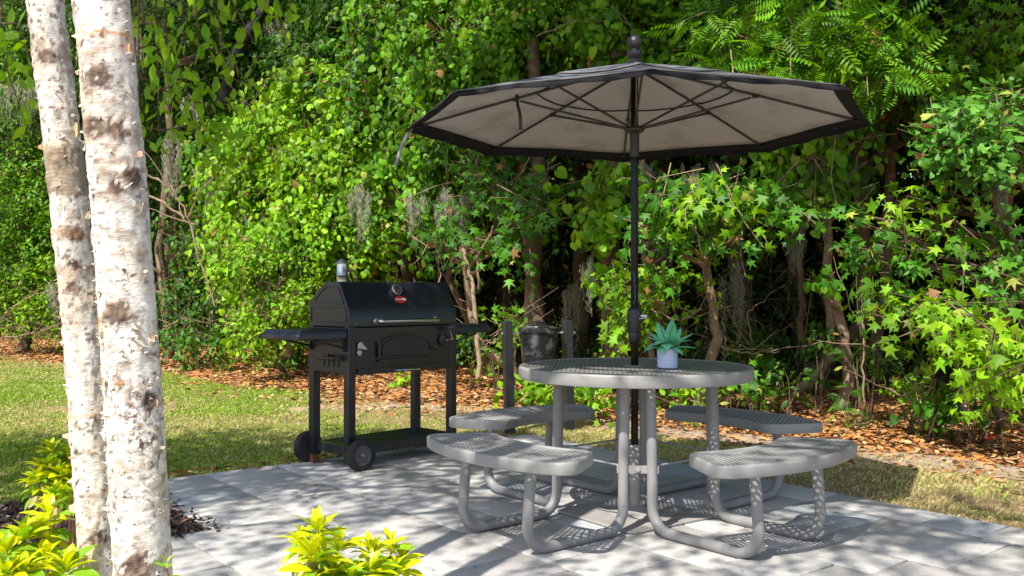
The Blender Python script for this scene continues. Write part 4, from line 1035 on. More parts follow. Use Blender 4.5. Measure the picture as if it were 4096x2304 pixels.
# ------------------------------------------------------------------ forest
rngf = np.random.default_rng(77)
TREE_GROUP = 'trees along the edge of the wood'
def wood_tree(name, label, cat, base, clusters, seed, T=T_star, size=.12, tone='maple', trunk=None, tr=.05, mat=None, group=TREE_GROUP, strands=(), m=9, L=.45, gap=.45, lift=0, down=.5, gs=1.6, pale=.03):
    """clusters: (px, py, Y, rx, ry, rz, sprays[, tone, size])"""
    B = Vector(base); rng = np.random.default_rng(seed); th_ = thing(name, label, cat, B, 0, group)
    fo = Foliage(seed); br = MB()
    if trunk: tp = [at(*t)-B for t in trunk]; tp = [Vector((0, 0, -.05))]+tp
    else:
        c0 = at(*clusters[0][:3])-B; tp = trunk_path((0, 0, -.05), (c0.x*.7, c0.y*.7, max(c0.z, 1.0)), rng, 8, .05)
    fine = []
    for a, b_ in zip(tp[:-1], tp[1:]):
        for k in range(4): fine.append(a.lerp(b_, k/4)+Vector(rng.normal(0, .012, 3)))
    fine.append(tp[-1]); n = len(fine)
    MB().tube(fine, [tr*(1.15-.75*k/n) for k in range(n)], 12).build('trunk', mat or M_bark, th_)
    for cl in clusters:
        px, py, Y, rx, ry, rz, ns = cl[:7]; tn = cl[7] if len(cl) > 7 else tone; szz = cl[8] if len(cl) > 8 else size; TT = cl[9] if len(cl) > 9 else T
        c = at(px, py, Y)-B; fo.cluster(c, (rx, ry, rz), ns, TT, szz, tn, m=m, L=L, gap=gap, down=down, gs=gs, pale=pale)
        s = min(fine, key=lambda v: (v-c).length+max(0, v.z-c.z+.3)*2)
        e = c+Vector((0, 0, .05)); br.tube(trunk_path(s, e, rng, 7, .05), [tr*.42*(1-.8*k/6)+.004 for k in range(7)], 6)
        for _ in range(3):
            q = c+Vector((rng.normal()*rx*.6, rng.normal()*ry*.5, rng.normal()*rz*.6)); br.tube(trunk_path(s.lerp(c, .6), q, rng, 5, .05), [.010, .008, .006, .005, .003], 5)
    for (pts, tn, szz) in strands: fo.strand([np.array(at(*p)-B) for p in pts], T_heart, szz, tn, .045, .09)
    fo.build('crown', th_)
    br.build('branches', mat or M_bark, th_)
    twig_mesh(fo.tw, 'twigs', th_, mat or M_bark)
    return th_

# the bright vine-covered mound left of centre
wood_tree('vine_covered_tree', 'bright yellow-green tree smothered in broad vine leaves behind the grill', 'tree', (-3.4, 14.4, 0), [
    (800, 290, 13.2, 1.1, .8, .75, 232), (880, 270, 13.0, 1.0, .7, .6, 186), (740, 420, 13.2, 1.0, .8, .9, 294), (850, 430, 12.8, 1.1, .7, .9, 356), (940, 400, 12.6, .9, .6, .8, 248), (700, 560, 13.2, .9, .8, .9, 248),
    (800, 580, 12.7, 1.0, .7, .8, 294), (880, 560, 12.6, .8, .6, .7, 170), (660, 640, 13.0, .7, .7, .7, 155), (740, 690, 12.6, .7, .6, .6, 155), (640, 470, 13.6, .8, .8, .9, 140), (600, 400, 14.2, .8, .7, .8, 124, 'vine'), (1000, 340, 12.6, .8, .6, .7, 186, 'vine')],
    101, T_heart, 0.09, 'bright', trunk=[(760, 700, 14.3), (790, 500, 14.2), (820, 300, 14.0)], tr=.12, m=10, L=.55, gap=.475, down=.8, gs=1.7)
wood_tree('leafy_bush', 'low bright bush of rounded leaves just left of the grill', 'bush', (-2.95, 12.0, 0), [
    (690, 720, 11.8, .55, .5, .5, 99), (630, 690, 12.0, .5, .5, .5, 72), (700, 800, 11.6, .55, .5, .45, 99), (650, 830, 11.6, .4, .4, .35, 45), (730, 640, 12, .5, .4, .4, 54, 'vine')],
    102, T_oak, 0.085, 'bright', tr=.03, m=9, L=.35, gap=.38)
wood_tree('climbing_vine', 'curtain of mid-green grape vine above the left edge of the umbrella', 'vine', (-.2, 12.4, 0), [
    (1080, 60, 11.6, 1.1, .7, .6, 145), (1200, 130, 11.2, 1.0, .6, .6, 134), (1300, 60, 11.2, 1.0, .6, .6, 145), (1420, 80, 11.0, .9, .6, .5, 134), (1130, 240, 11.2, .9, .6, .6, 124), (1000, 150, 12.0, .9, .7, .7, 113, 'mid'), (1240, 330, 11.0, .8, .5, .5, 79, 'mid'), (1500, 30, 10.6, .8, .5, .5, 101), (1080, 420, 11.4, .6, .5, .5, 55), (1010, 480, 11.4, .6, .5, .5, 55)],
    103, T_heart, 0.092, 'vine', trunk=[(1130, 700, 12.2), (1160, 400, 12.0), (1200, 100, 11.8)], tr=.05, m=10, L=.6, gap=.45, down=.9,
    strands=[([(1260, 100, 10.8), (1250, 180, 10.8), (1230, 260, 10.8)], 'vine', .13), ([(1180, 60, 11), (1170, 200, 11), (1150, 300, 11)], 'bright', .12), ([(1400, 40, 10.6), (1385, 130, 10.5)], 'vine', .12), ([(1480, 30, 10), (1500, 130, 10)], 'bright', .12)])
wood_tree('climbing_vine', 'bright grape vine strands hanging down just left of the umbrella pole', 'vine', (.95, 10.6, 0), [
    (1530, 450, 9.4, .30, .3, .22, 22), (1500, 530, 9.3, .25, .25, .25, 17), (1560, 700, 9.2, .3, .3, .25, 14, 'vine')],
    104, T_heart, 0.1, 'bright', trunk=[(1540, 700, 10.3), (1530, 500, 10.2), (1520, 300, 10)], tr=.03, m=8, L=.35, gap=.3, down=1.0, group='vines hanging at the edge of the wood',
    strands=[([(1560, 395, 9.2), (1535, 460, 9.2), (1510, 540, 9.2), (1500, 620, 9.2), (1480, 690, 9.2)], 'bright', .12), ([(1545, 400, 9.3), (1560, 470, 9.3), (1520, 520, 9.3)], 'bright', .12), ([(1380, 400, 9.6), (1375, 470, 9.6), (1390, 540, 9.6)], 'bright', .11), ([(1480, 480, 9.4), (1450, 530, 9.4)], 'vine', .12)])
wood_tree('sweetgum_tree', 'dark star-leaved sweetgum behind the bin and left of the pole', 'tree', (.25, 11.2, 0), [
    (1200, 500, 10.2, .7, .5, .35, 18), (1100, 590, 10.0, .7, .5, .3, 15), (1300, 560, 9.8, .7, .5, .35, 19), (1420, 520, 9.8, .6, .5, .35, 15), (1230, 620, 9.8, .5, .4, .25, 11), (1180, 420, 10.6, .7, .5, .35, 18), (1320, 440, 10.4, .7, .5, .35, 15)],
    105, T_star, 0.11, 'maple', trunk=[(1205, 860, 11.2), (1180, 720, 11.1), (1160, 610, 11.0), (1190, 480, 10.9), (1200, 400, 10.8)], tr=.055, mat=M_barkp, m=8, L=.5, gap=.36)
wood_tree('sweetgum_tree', 'sunlit sweetgum branch just right of the pole with a slim pale trunk below', 'tree', (1.72, 8.75, 0), [
    (1790, 500, 7.6, .42, .35, .16, 15, 'bright'), (1720, 540, 7.7, .4, .35, .16, 15), (1850, 480, 7.8, .42, .35, .2, 20), (1700, 470, 8.0, .4, .3, .2, 15), (1920, 500, 7.8, .35, .3, .18, 14), (1660, 580, 8.0, .35, .3, .2, 14), (1830, 570, 7.9, .4, .3, .15, 12)],
    106, T_star, 0.112, 'maple', trunk=[(1805, 850, 8.75), (1790, 760, 8.75), (1778, 660, 8.7), (1790, 560, 8.6), (1800, 430, 8.6)], tr=.05, mat=M_barkp, m=8, L=.42, gap=.3)
wood_tree('sweetgum_sapling', 'bright sweetgum sapling standing behind the umbrella pole at table height', 'sapling', (1.05, 9.0, 0), [
    (1560, 760, 8.5, .3, .3, .25, 8, 'bright'), (1640, 740, 8.5, .32, .3, .25, 10), (1620, 700, 8.6, .3, .3, .2, 7), (1690, 770, 8.6, .28, .25, .22, 6), (1540, 710, 8.6, .25, .2, .2, 5), (1600, 830, 8.4, .3, .2, .16, 6), (1700, 690, 8.7, .3, .25, .2, 6)],
    107, T_star, 0.105, 'bright', tr=.022, m=7, L=.3, gap=.28)
wood_tree('oak_branch_tree', 'glossy water oak at the upper right edge with rounded lobed leaves', 'tree', (4.9, 8.4, 0), [
    (2400, 330, 6.9, .34, .3, .16, 29), (2480, 300, 6.9, .34, .3, .2, 31), (2540, 370, 6.9, .3, .3, .2, 26), (2450, 390, 6.8, .28, .3, .12, 17), (2560, 280, 7.2, .3, .3, .2, 19), (2380, 380, 7.0, .2, .2, .1, 10)],
    108, T_oak, 0.1, 'oak', trunk=[(2660, 800, 8.0), (2640, 500, 7.9), (2620, 250, 7.8)], tr=.08, m=9, L=.34, gap=.25, down=.15)
wood_tree('sweetgum_tree', 'broad sweetgum at the right edge whose leafy tiers reach over the litter', 'tree', (4.55, 8.0, 0), [
    (2330, 540, 7.0, .42, .4, .14, 9, 'bright'), (2230, 590, 7.1, .4, .4, .16, 9), (2430, 610, 6.9, .4, .4, .16, 9), (2520, 660, 6.8, .35, .4, .16, 7), (2160, 640, 7.2, .35, .3, .16, 4), (2290, 660, 7.0, .35, .3, .14, 4), (2560, 560, 7.0, .3, .3, .15, 4), (2390, 500, 7.2, .3, .3, .12, 4, 'bright'), (2500, 720, 6.7, .35, .3, .14, 4), (2180, 560, 7.4, .3, .3, .15, 4)],
    109, T_star, 0.108, 'maple', trunk=[(2600, 860, 7.6), (2570, 700, 7.5), (2530, 560, 7.4), (2480, 480, 7.3)], tr=.06, m=8, L=.42, gap=.28, down=.35)
wood_tree('sweetgum_sapling', 'sunlit sweetgum sapling low at the right edge above the leaf litter', 'sapling', (3.9, 7.45, 0), [
    (2330, 790, 6.7, .32, .3, .13, 9, 'bright'), (2400, 820, 6.5, .35, .3, .15, 11, 'bright'), (2470, 850, 6.4, .33, .3, .15, 10, 'bright'), (2380, 760, 6.8, .3, .3, .12, 7, 'bright'), (2540, 880, 6.3, .3, .3, .14, 8), (2500, 930, 6.3, .28, .3, .12, 7), (2270, 800, 6.8, .2, .2, .1, 4), (2550, 800, 6.6, .25, .3, .12, 4), (2570, 960, 6.0, .2, .2, .14, 4)],
    110, T_star, 0.108, 'bright', tr=.03, m=7, L=.36, gap=.25, down=.5)
wood_tree('sumac_tree', 'feathery compound-leaved tree in the light above the right half of the umbrella', 'tree', (3.1, 10.2, 0), [
    (1980, 140, 7.8, .6, .5, .3, 40), (2080, 90, 7.8, .6, .5, .3, 37), (1900, 190, 7.7, .5, .4, .25, 27), (2150, 170, 7.8, .5, .4, .3, 27), (1850, 80, 7.9, .5, .4, .3, 24, 'vine')],
    111, T_frond, 0.26, 'vine', trunk=[(2090, 900, 9.9), (2080, 500, 9.7), (2060, 300, 9.5), (2040, 150, 9.3)], tr=.05, mat=M_barkp, m=5, L=.3, gap=.3, down=.2)
wood_tree('sweetgum_tree', 'tall sweetgum filling the top right behind the umbrella with mid-green star leaves', 'tree', (3.4, 11.0, 0), [
    (2450, 120, 8.2, .5, .4, .2, 31, 'vine'), (2550, 60, 8.2, .5, .4, .25, 34, 'vine'), (2350, 170, 8.4, .45, .4, .2, 24, 'vine'), (2300, 60, 8.4, .5, .4, .25, 29, 'vine'), (2560, 180, 8.0, .4, .3, .2, 24, 'vine'),  # lighter tone painted in for sunlit leaves
    (1750, 60, 10.2, .9, .6, .5, 56), (1900, 40, 10.2, .9, .6, .5, 56), (2230, 60, 9.6, .8, .6, .5, 56), (2350, 30, 9.4, .8, .6, .5, 43, 'mid'), (2200, 200, 9.4, .6, .5, .35, 31), (1680, 150, 10.4, .8, .5, .45, 43, 'vine', .12, T_heart), (1600, 60, 10.4, .8, .5, .5, 50, 'vine', .12, T_heart), (2080, 20, 9.8, .8, .6, .4, 43), (2000, 220, 9.6, .7, .5, .3, 31)],
    112, T_star, 0.105, 'maple', trunk=[(2180, 800, 10.8), (2170, 500, 10.6), (2150, 200, 10.4), (2130, 0, 10.2)], tr=.1, m=9, L=.55, gap=.4)
wood_tree('climbing_vine', 'vine-hung slim tree right of the umbrella with heart-shaped leaves and an orange-brown curved trunk', 'vine', (3.15, 8.8, 0), [
    (2040, 400, 8.3, .35, .3, .25, 18), (2000, 360, 8.4, .3, .3, .2, 13, 'bright'), (2080, 460, 8.4, .35, .3, .25, 14), (1990, 450, 8.3, .25, .2, .25, 9), (2150, 330, 8.6, .3, .3, .2, 10), (2040, 700, 8.3, .2, .2, .16, 6), (2180, 420, 8.8, .3, .3, .3, 7, 'mid')],
    113, T_heart, 0.09, 'vine', trunk=[(2130, 900, 8.8), (2110, 780, 8.75), (2085, 660, 8.7), (2080, 560, 8.65), (2062, 460, 8.6), (2050, 380, 8.6)], tr=.05, mat=M_barkp, m=8, L=.35, gap=.3, down=.9)
wood_tree('left_edge_bush', 'dense small-leaved evergreen bush at the far left beyond the birch stems', 'bush', (-9.2, 17.6, 0), [
    (50, 470, 17.0, 1.1, .9, .9, 276), (90, 620, 16.8, 1.0, .8, .8, 240), (20, 680, 16.8, .9, .8, .7, 180), (130, 720, 16.6, .7, .6, .5, 120, 'bright'), (60, 330, 17.2, 1.1, .9, .9, 240, 'mid'), (-40, 540, 17, .9, .8, .9, 144), (100, 780, 16.4, .6, .5, .4, 60, 'bright'), (150, 500, 17.3, .8, .7, .9, 132)],
    114, T_oval, 0.1, 'vine', tr=.1, m=10, L=.55, gap=.4, down=.2)
wood_tree('tall_broadleaf_tree', 'tall shaded broadleaf behind the birches at the top left', 'tree', (-8.2, 19.5, 0), [
    (40, 60, 18.5, 1.5, 1, 1.1, 330), (10, 200, 18, 1.3, .9, .9, 270, 'vine'), (420, 120, 18.5, 1.5, 1.0, 1.1, 315), (520, 330, 18.0, 1.4, .9, .9, 285), (440, 240, 18.2, 1.2, .9, .8, 225), (650, 180, 18.5, 1.3, .9, 1.0, 270), (760, 80, 18.5, 1.5, 1, 1.0, 270), (500, 20, 18.5, 1.5, 1, 1, 270), (560, 460, 17.6, 1.0, .8, .8, 180)],
    115, T_oval, 0.11, 'mid', trunk=[(430, 700, 19), (440, 400, 19), (460, 100, 19)], tr=.2, m=10, L=.7, gap=.43)
wood_tree('tall_broadleaf_tree', 'tall mid-green broadleaf at the top centre left of the vine curtain', 'tree', (-2.2, 16.5, 0), [
    (850, 170, 15.6, 1.3, .8, .9, 200), (950, 60, 15.6, 1.4, .9, .9, 200), (760, 250, 15.6, 1.0, .7, .7, 120), (1000, 230, 15.2, 1.0, .7, .8, 140), (1080, 320, 14.6, 1.0, .7, .8, 120), (980, 520, 14.4, .8, .6, .7, 80), (1150, 180, 14.6, 1.0, .7, .8, 110)],
    116, T_star, 0.11, 'mid', trunk=[(990, 850, 16.2), (985, 600, 16), (960, 300, 16), (940, 50, 16)], tr=.16, m=10, L=.6, gap=.43)
wood_tree('leafy_bush', 'dull green bush with drooping leaves between the birches and the bright vine mound', 'bush', (-5.8, 15.6, 0), [
    (470, 600, 14.8, .8, .7, .5, 72), (540, 640, 14.6, .7, .6, .5, 72), (500, 720, 14.2, .7, .6, .4, 56), (580, 560, 15, .7, .6, .5, 64), (450, 780, 14, .6, .5, .3, 40), (580, 760, 13.6, .5, .5, .4, 40), (430, 850, 13.4, .45, .4, .18, 29, 'maple'), (500, 855, 13.2, .5, .4, .16, 32, 'maple')],
    117, T_oval, 0.1, 'mid', tr=.06, m=9, L=.5, gap=.4)
# oaks added so their unseen crowns, high above the picture, shade the wood
def overhang(label, base, blobs, seed):
    B = Vector(base); t_ = thing('added_shade_oak', label, 'tree', B, 0, 'tall oaks added to shade the wood'); rng = np.random.default_rng(seed); fo = Foliage(seed); b = MB()
    tp = trunk_path((0, 0, -.1), (.1, -.3, 11), rng, 12, .12); b.tube(tp, [.26-.015*k for k in range(12)], 14); b.build('trunk', M_bark, t_); b = MB()
    for (x, y, z, rx, ry, rz, n) in blobs:
        c = Vector((x, y, z))-B; fo.cluster(c, (rx, ry, rz), n, T_rh, .25, 'mid', m=9, L=.6, gap=.33, gs=.8, shell=.7, twigs=.1); b.tube(trunk_path(tp[5+int(rng.random()*4)], c, rng, 8, .15), [.10-.011*k for k in range(8)], 8)
    b.build('limbs', M_bark, t_); fo.build('crown', t_)
overhang('massive oak added behind the pole, its limbs above the picture to shade the wood', (2.2, 13.2, GZ), [(-1.3, 7.2, 8.0, 1.6, 1.3, .9, 420), (.6, 6.0, 8.2, 1.7, 1.4, .9, 460), (-.2, 9.7, 9.2, 1.7, 1.1, 1.0, 380), (1.6, 7.8, 9.0, 1.8, 1.4, 1.0, 460), (2.5, 5.6, 8.3, 1.4, 1.0, .9, 340), (-1.1, 5.7, 7.9, 1.2, .7, .7, 280), (1.2, 9.6, 9.8, 1.8, 1.3, 1.0, 380)], 401)
overhang('massive oak added at the right, its limbs above the picture to shade the wood', (6.4, 10.6, GZ), [(3.7, 5.4, 8.8, 1.5, 1.3, .9, 400), (3.9, 7.4, 9.4, 1.7, 1.3, .9, 400), (4.9, 4.2, 9.0, 1.5, 1.2, .9, 340), (3.0, 3.9, 8.5, 1.1, .9, .8, 180)], 402)
overhang('massive oak added above the grill, its limbs above the picture to shade the wood', (-1.6, 15.5, GZ), [(-2.3, 11.8, 9.8, 1.7, 1.4, 1.0, 300), (-7.6, 13.4, 9.0, 1.8, 1.5, 1.0, 400), (-6.0, 14.8, 10.6, 1.8, 1.5, 1.0, 340), (-9.5, 14.6, 9.6, 1.6, 1.5, 1.0, 300)], 403)
# trees deeper in the wood: own trunk and crown each, one crown mesh shared
def deep_crown(seed, n, tone, size=.125):
    n = int(n*1.8)
    f = Foliage(seed)
    for k in range(6):
        a = 2*PI*k/6+seed; f.cluster((1.1*math.cos(a), 1.1*math.sin(a), 4.4+1.0*math.sin(a*2+seed)), (1.5, 1.5, 1.2), n, T_rh, size, tone, m=9, L=.8, gap=.38, gs=.8, twigs=0)
    for k in range(5):
        a = 2*PI*k/5+seed*2; f.cluster((1.3*math.cos(a), 1.3*math.sin(a), 7.0+.8*math.sin(a+seed)), (1.9, 1.9, 1.5), int(n*1.1), T_rh, size*1.25, tone, m=9, L=.9, gap=.36, gs=.8, twigs=0)
    return f
protos = []
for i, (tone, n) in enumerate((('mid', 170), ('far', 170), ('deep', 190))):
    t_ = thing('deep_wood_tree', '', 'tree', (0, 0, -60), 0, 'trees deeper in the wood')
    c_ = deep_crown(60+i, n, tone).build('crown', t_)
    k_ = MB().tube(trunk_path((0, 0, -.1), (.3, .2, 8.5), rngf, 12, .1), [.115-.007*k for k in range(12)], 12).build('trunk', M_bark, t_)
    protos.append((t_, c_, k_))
deep = []
for row, (off, n, x0, x1) in enumerate(((3.2, 13, -15, 8), (5.8, 14, -18, 11), (9.0, 14, -22, 15), (13.0, 14, -28, 20))):
    for k in range(n):
        x = x0+(x1-x0)*(k+.5)/n+rngf.normal(0, .4); y = float(line_y(EDG, x))+off+rngf.normal(0, .5); deep.append((x, y, row))
LB = ['shaded tree first behind the edge trees, {}', 'shaded tree in the wood\'s second rank, {}', 'shadowy tree in the wood\'s third rank, {}', 'dim tree at the wood\'s back, {}']
def whereis(x, y):
    px = 1288+x/y*2339
    for lim, s in ((-200, 'outside the picture on the left'), (80, 'at the extreme left of the picture'), (330, 'behind the birch stems'), (520, 'just right of the birch stems'), (700, 'left of the bright vine mound'), (870, 'behind the left of the bright vine mound'), (1010, 'above the grill lid'), (1150, 'above the right end of the grill'), (1290, 'above the left post of the bin'), (1420, 'above the bin'), (1560, 'left of the umbrella pole'), (1700, 'just right of the umbrella pole'), (1830, 'above the potted plant'), (1980, 'above the right end of the table'), (2150, 'right of the umbrella canopy'), (2350, 'behind the sweetgum tiers at the right'), (2600, 'at the extreme right of the picture')):
        if px < lim: return s
    return 'outside the picture on the right'
seen = {}
for i, (x, y, row) in enumerate(deep):
    p_ = protos[(i*7+row) % 3]
    if i < 3: p_ = protos[i]; r_, c_, k_ = p_
    else:
        r_ = p_[0].copy(); C.objects.link(r_); c_ = p_[1].copy(); k_ = p_[2].copy(); C.objects.link(c_); C.objects.link(k_); c_.parent = r_; k_.parent = r_
    s = .85+.4*rngf.random()+.12*row
    r_.location = (x, y, GZ-.02); r_.rotation_euler = (0, 0, rngf.random()*6.28); r_.scale = (s, s, s*(.9+.25*rngf.random()))
    r_['label'] = LB[row].format(whereis(x, y)); seen[r_['label']] = seen.get(r_['label'], 0)+1
# far wall of the wood, one mass nobody could count
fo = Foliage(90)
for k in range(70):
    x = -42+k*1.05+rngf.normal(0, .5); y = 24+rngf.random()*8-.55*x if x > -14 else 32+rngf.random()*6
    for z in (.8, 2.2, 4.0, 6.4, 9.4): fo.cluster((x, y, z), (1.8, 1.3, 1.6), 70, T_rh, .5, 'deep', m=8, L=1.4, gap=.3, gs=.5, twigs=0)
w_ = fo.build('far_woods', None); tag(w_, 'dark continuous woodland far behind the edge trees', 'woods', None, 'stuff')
# low undergrowth plants along the edge, each its own plant
UG = [(1290, 800, 8.7, 'vine', T_star, .10, 'behind the left post of the bin'), (1180, 845, 10.5, 'maple', T_star, .10, 'in the litter left of the bin'), (1330, 980, 8.3, 'bright', T_heart, .11, 'in the litter under the far edge of the tabletop, left end'), (1400, 985, 8.1, 'bright', T_star, .11, 'in the litter just behind the left table leg'), (1500, 985, 8.0, 'bright', T_star, .10, 'in the litter left of the middle table legs'), (1450, 970, 8.5, 'vine', T_heart, .10, 'in the shade beyond the middle of the table'), (1700, 975, 8.0, 'vine', T_oval, .10, 'in the litter right of the middle table legs'), (1760, 985, 7.8, 'bright', T_oval, .09, 'in the litter beside the right table leg'), (1840, 950, 8.0, 'maple', T_star, .10, 'just right of the right table leg'), (1920, 960, 8.3, 'mid', T_oval, .10, 'behind the back right seat'), (1990, 940, 8.2, 'mid', T_oval, .10, 'upright in front of the dark wood right of the table'), (2150, 1000, 7.6, 'maple', T_frond, .13, 'under the curved orange-brown trunk'), (2180, 900, 7.9, 'mid', T_frond, .14, 'small and feathery, in front of the dark wood at the right'), (2300, 960, 7.3, 'bright', T_star, .10, 'at the base of the right edge sapling'), (2340, 1020, 7.0, 'maple', T_heart, .09, 'at the litter line near the right edge'), (2190, 700, 8.2, 'vine', T_frond, .16, 'tall and feathery right of the curved trunk'), (1010, 950, 11.0, 'bright', T_star, .11, 'seen between the grill legs'), (1120, 830, 11.2, 'maple', T_star, .11, 'right of the grill shelf'), (560, 870, 13.2, 'vine', T_oval, .10, 'low at the wood edge left of the grill'), (1560, 890, 8.6, 'bright', T_oval, .08, 'rosette right behind the far rim of the table near the pole'), (1890, 870, 8.6, 'mid', T_star, .11, 'in deep shade right of the slim trunk'), (2060, 850, 8.5, 'mid', T_oval, .11, 'in deep shade left of the curved trunk'), (2440, 1010, 6.9, 'mid', T_star, .10, 'at the litter line by the right edge of the picture'), (735, 880, 13.4, 'maple', T_star, .10, 'under the left grill shelf'), (1240, 890, 9.6, 'vine', T_oval, .1, 'left of the left post of the bin')]
for i, (px, py, Y, tone, T, sz, where) in enumerate(UG):
    c = at(px, py, Y); h = max(.12, c.z); B = Vector((c.x, c.y, GZ)); S = thing('woodland_seedling', 'leafy seedling '+where, 'plant', B, 0, 'seedlings at the edge of the wood')
    f = Foliage(200+i); tall = h > .9
    f.cluster((0, 0, h), (.22, .2, .14), 6 if T is T_frond else 12, T, sz*.85, tone, m=6, L=.2, gap=.1, gs=2.5, down=.3, twigs=.6)
    if tall: f.cluster((.06, 0, h*.62), (.16, .15, .12), 3 if T is T_frond else 7, T, sz, tone, m=5, L=.2, gap=.1, gs=2.5, down=.3, twigs=.6)
    b = MB()
    for q in range(3): b.tube(trunk_path((0, 0, 0), (rngf.normal(0, .07), rngf.normal(0, .06), h+.05), rngf, 6, .015), [.008, .007, .006, .005, .004, .003], 5)
    b.build('stems', M_bark, S); f.build('leaves', S)
# shaded low brush that fills the floor of the wood
fo = Foliage(91)
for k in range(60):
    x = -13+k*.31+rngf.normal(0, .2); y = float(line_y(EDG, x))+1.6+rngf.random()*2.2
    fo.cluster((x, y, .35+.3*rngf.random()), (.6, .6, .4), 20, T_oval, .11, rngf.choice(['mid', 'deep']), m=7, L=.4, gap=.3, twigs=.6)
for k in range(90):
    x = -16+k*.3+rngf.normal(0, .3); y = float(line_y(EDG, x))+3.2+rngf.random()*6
    fo.cluster((x, y, .7+1.2*rngf.random()), (1.0, .8, .8), 34, T_rh, .12, 'deep', m=7, L=.5, gap=.3, twigs=.5)  # darkest leaf tone paints the shade deeper
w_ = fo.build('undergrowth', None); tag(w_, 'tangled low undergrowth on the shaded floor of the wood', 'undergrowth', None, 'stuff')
tw_ = twig_mesh(fo.tw, 'undergrowth_twigs', w_, M_barkp)

# Spanish moss: bundles of hanging curly threads
def moss(px, py, Y, L, w, n, i, where):
    n = int(n*1.5); L = L*1.25; top = at(px, py, Y); rng = np.random.default_rng(300+i); V = []; F = []; CO = []
    for k in range(n):
        cl = rng.integers(0, 6); r5 = np.random.default_rng(900+i*7+cl).random(3); l = L*(.25+.75*r5[0])*(.3+.7*rng.random()); m = max(7, int(l/.025)); ph = rng.random(4)*6; am = .008+.018*rng.random()
        p = np.array([(r5[1]-.5)*w*2.6+rng.normal(0, w*.13), rng.normal(0, w*.35), -r5[2]*L*.2-rng.random()*L*.18]); dx = rng.normal(0, .05)
        c = np.array((.25, .245, .17))*(.55+.7*rng.random()); n0 = len(V)
        for q in range(m):
            t = q/(m-1); tw = 1-.25*t
            s = np.array([p[0]*tw+am*math.sin(q*1.9+ph[0])+am*.7*math.sin(q*.7+ph[3])+dx*t*l, p[1]+am*math.cos(q*1.3+ph[1]), p[2]-l*t*(1-.1*math.sin(ph[2]+3*t))]); wd = .0017*(1.25-.8*t)*(Y/8)
            V += [s+(wd, 0, 0), s-(wd, 0, 0)]; CO += [c, c]
        F += [(n0+2*q, n0+2*q+1, n0+2*q+3, n0+2*q+2) for q in range(m-1)]
    o = mesh_np('spanish_moss', V, F, M_moss, None, np.array(CO)); o.location = top
    tag(o, where, 'moss', 'spanish moss hanging from the trees')
MS = [(515, 380, 13.5, 1.0, .14, 90, 'grey moss hanging longest, right of the birch stems'), (440, 330, 13.5, .9, .14, 70, 'grey moss close to the right birch stem'), (480, 230, 14, .5, .12, 40, 'small moss tuft high up right of the birch stems'), (905, 460, 10.6, .55, .1, 70, 'moss tuft on the right side of the bright vine mound'), (1040, 480, 9.8, .45, .1, 60, 'moss tuft below the left tip of the umbrella'), (1140, 450, 10.4, .8, .22, 120, 'broad moss curtain beneath the left part of the canopy'), (1250, 440, 10.4, .5, .1, 50, 'short moss left of the bin, under the canopy'), (1640, 390, 8.6, .55, .07, 60, 'moss strand right beside the umbrella pole under the canopy'), (1735, 400, 8.6, .5, .06, 50, 'thin moss strand right of the pole, under the canopy'), (1800, 400, 9, .35, .05, 34, 'short moss strand under the right of the canopy'), (1480, 640, 9.1, .45, .05, 44, 'moss hanging below the bright vine strands'), (2430, 860, 6.8, .48, .06, 70, 'thick moss bunch low at the right above the litter'), (2480, 880, 6.8, .22, .05, 40, 'little moss tuft just right of the thick low bunch'), (2515, 400, 7.0, .55, .05, 50, 'moss beneath the water oak leaves at the upper right'), (2500, 690, 7.2, .4, .05, 44, 'moss beneath the sweetgum tiers at the right edge'), (1990, 560, 8.6, .7, .1, 60, 'faint moss in the shade right of the pole'), (1845, 640, 9.6, .8, .1, 60, 'faint moss deep in the shade above the right of the table'), (1310, 480, 10.6, .6, .14, 50, 'moss veil above the bin'), (30, 190, 15, .7, .3, 60, 'moss at the upper left edge of the picture'), (170, 700, 16, .7, .3, 70, 'moss over the brush at the far left'), (730, 30, 16.0, .9, .4, 90, 'moss high above the vine mound'), (350, 40, 14, .9, .2, 60, 'moss at the top, just right of the birch'), (1690, 830, 8.0, .25, .07, 50, 'moss clump on the ground shrubs behind the potted plant'), (1440, 700, 10.5, .6, .1, 50, 'moss in shade left of the pole'), (2240, 500, 9, .6, .08, 44, 'moss in shade at the right, above the sweetgum tiers'), (640, 520, 13, .5, .12, 40, 'moss on the left flank of the vine mound')]
for i, (px, py, Y, L, w, n, lb) in enumerate(MS): moss(px, py, Y, L, w, n, i, lb)

# bare stems, vines and old trunks between the leaves
def stemthing(name, lb, cat, pts, r0, r1, mat, grp, wob=.03, side=0):
    P = [at(*p) for p in pts]; B = P[0]; rng = np.random.default_rng(int(abs(P[0].x)*1000)); fine = []
    for a, b_ in zip(P[:-1], P[1:]):
        for k in range(5): fine.append(a.lerp(b_, k/5)-B+Vector(rng.normal(0, wob*.4, 3)))
    fine.append(P[-1]-B); n = len(fine); b = MB().tube(fine, [.75*(r0+(r1-r0)*k/(n-1)) for k in range(n)], 10 if r0 > .03 else 6)
    for k in range(side):
        i_ = int(n*(.25+.7*rng.random())); i_ = min(i_, n-1); d = Vector((rng.normal(), rng.normal()*.4, rng.random()*.8+.1)).normalized()*(.2+.5*rng.random()); b.tube(trunk_path(fine[i_], fine[i_]+d, rng, 5, .03), [r1*.8, r1*.6, r1*.5, r1*.4, r1*.3], 5)
    o = b.build(name, mat, None, ang=70); o.location = B; tag(o, lb, cat, grp)
TG = 'bare trunks inside the wood'
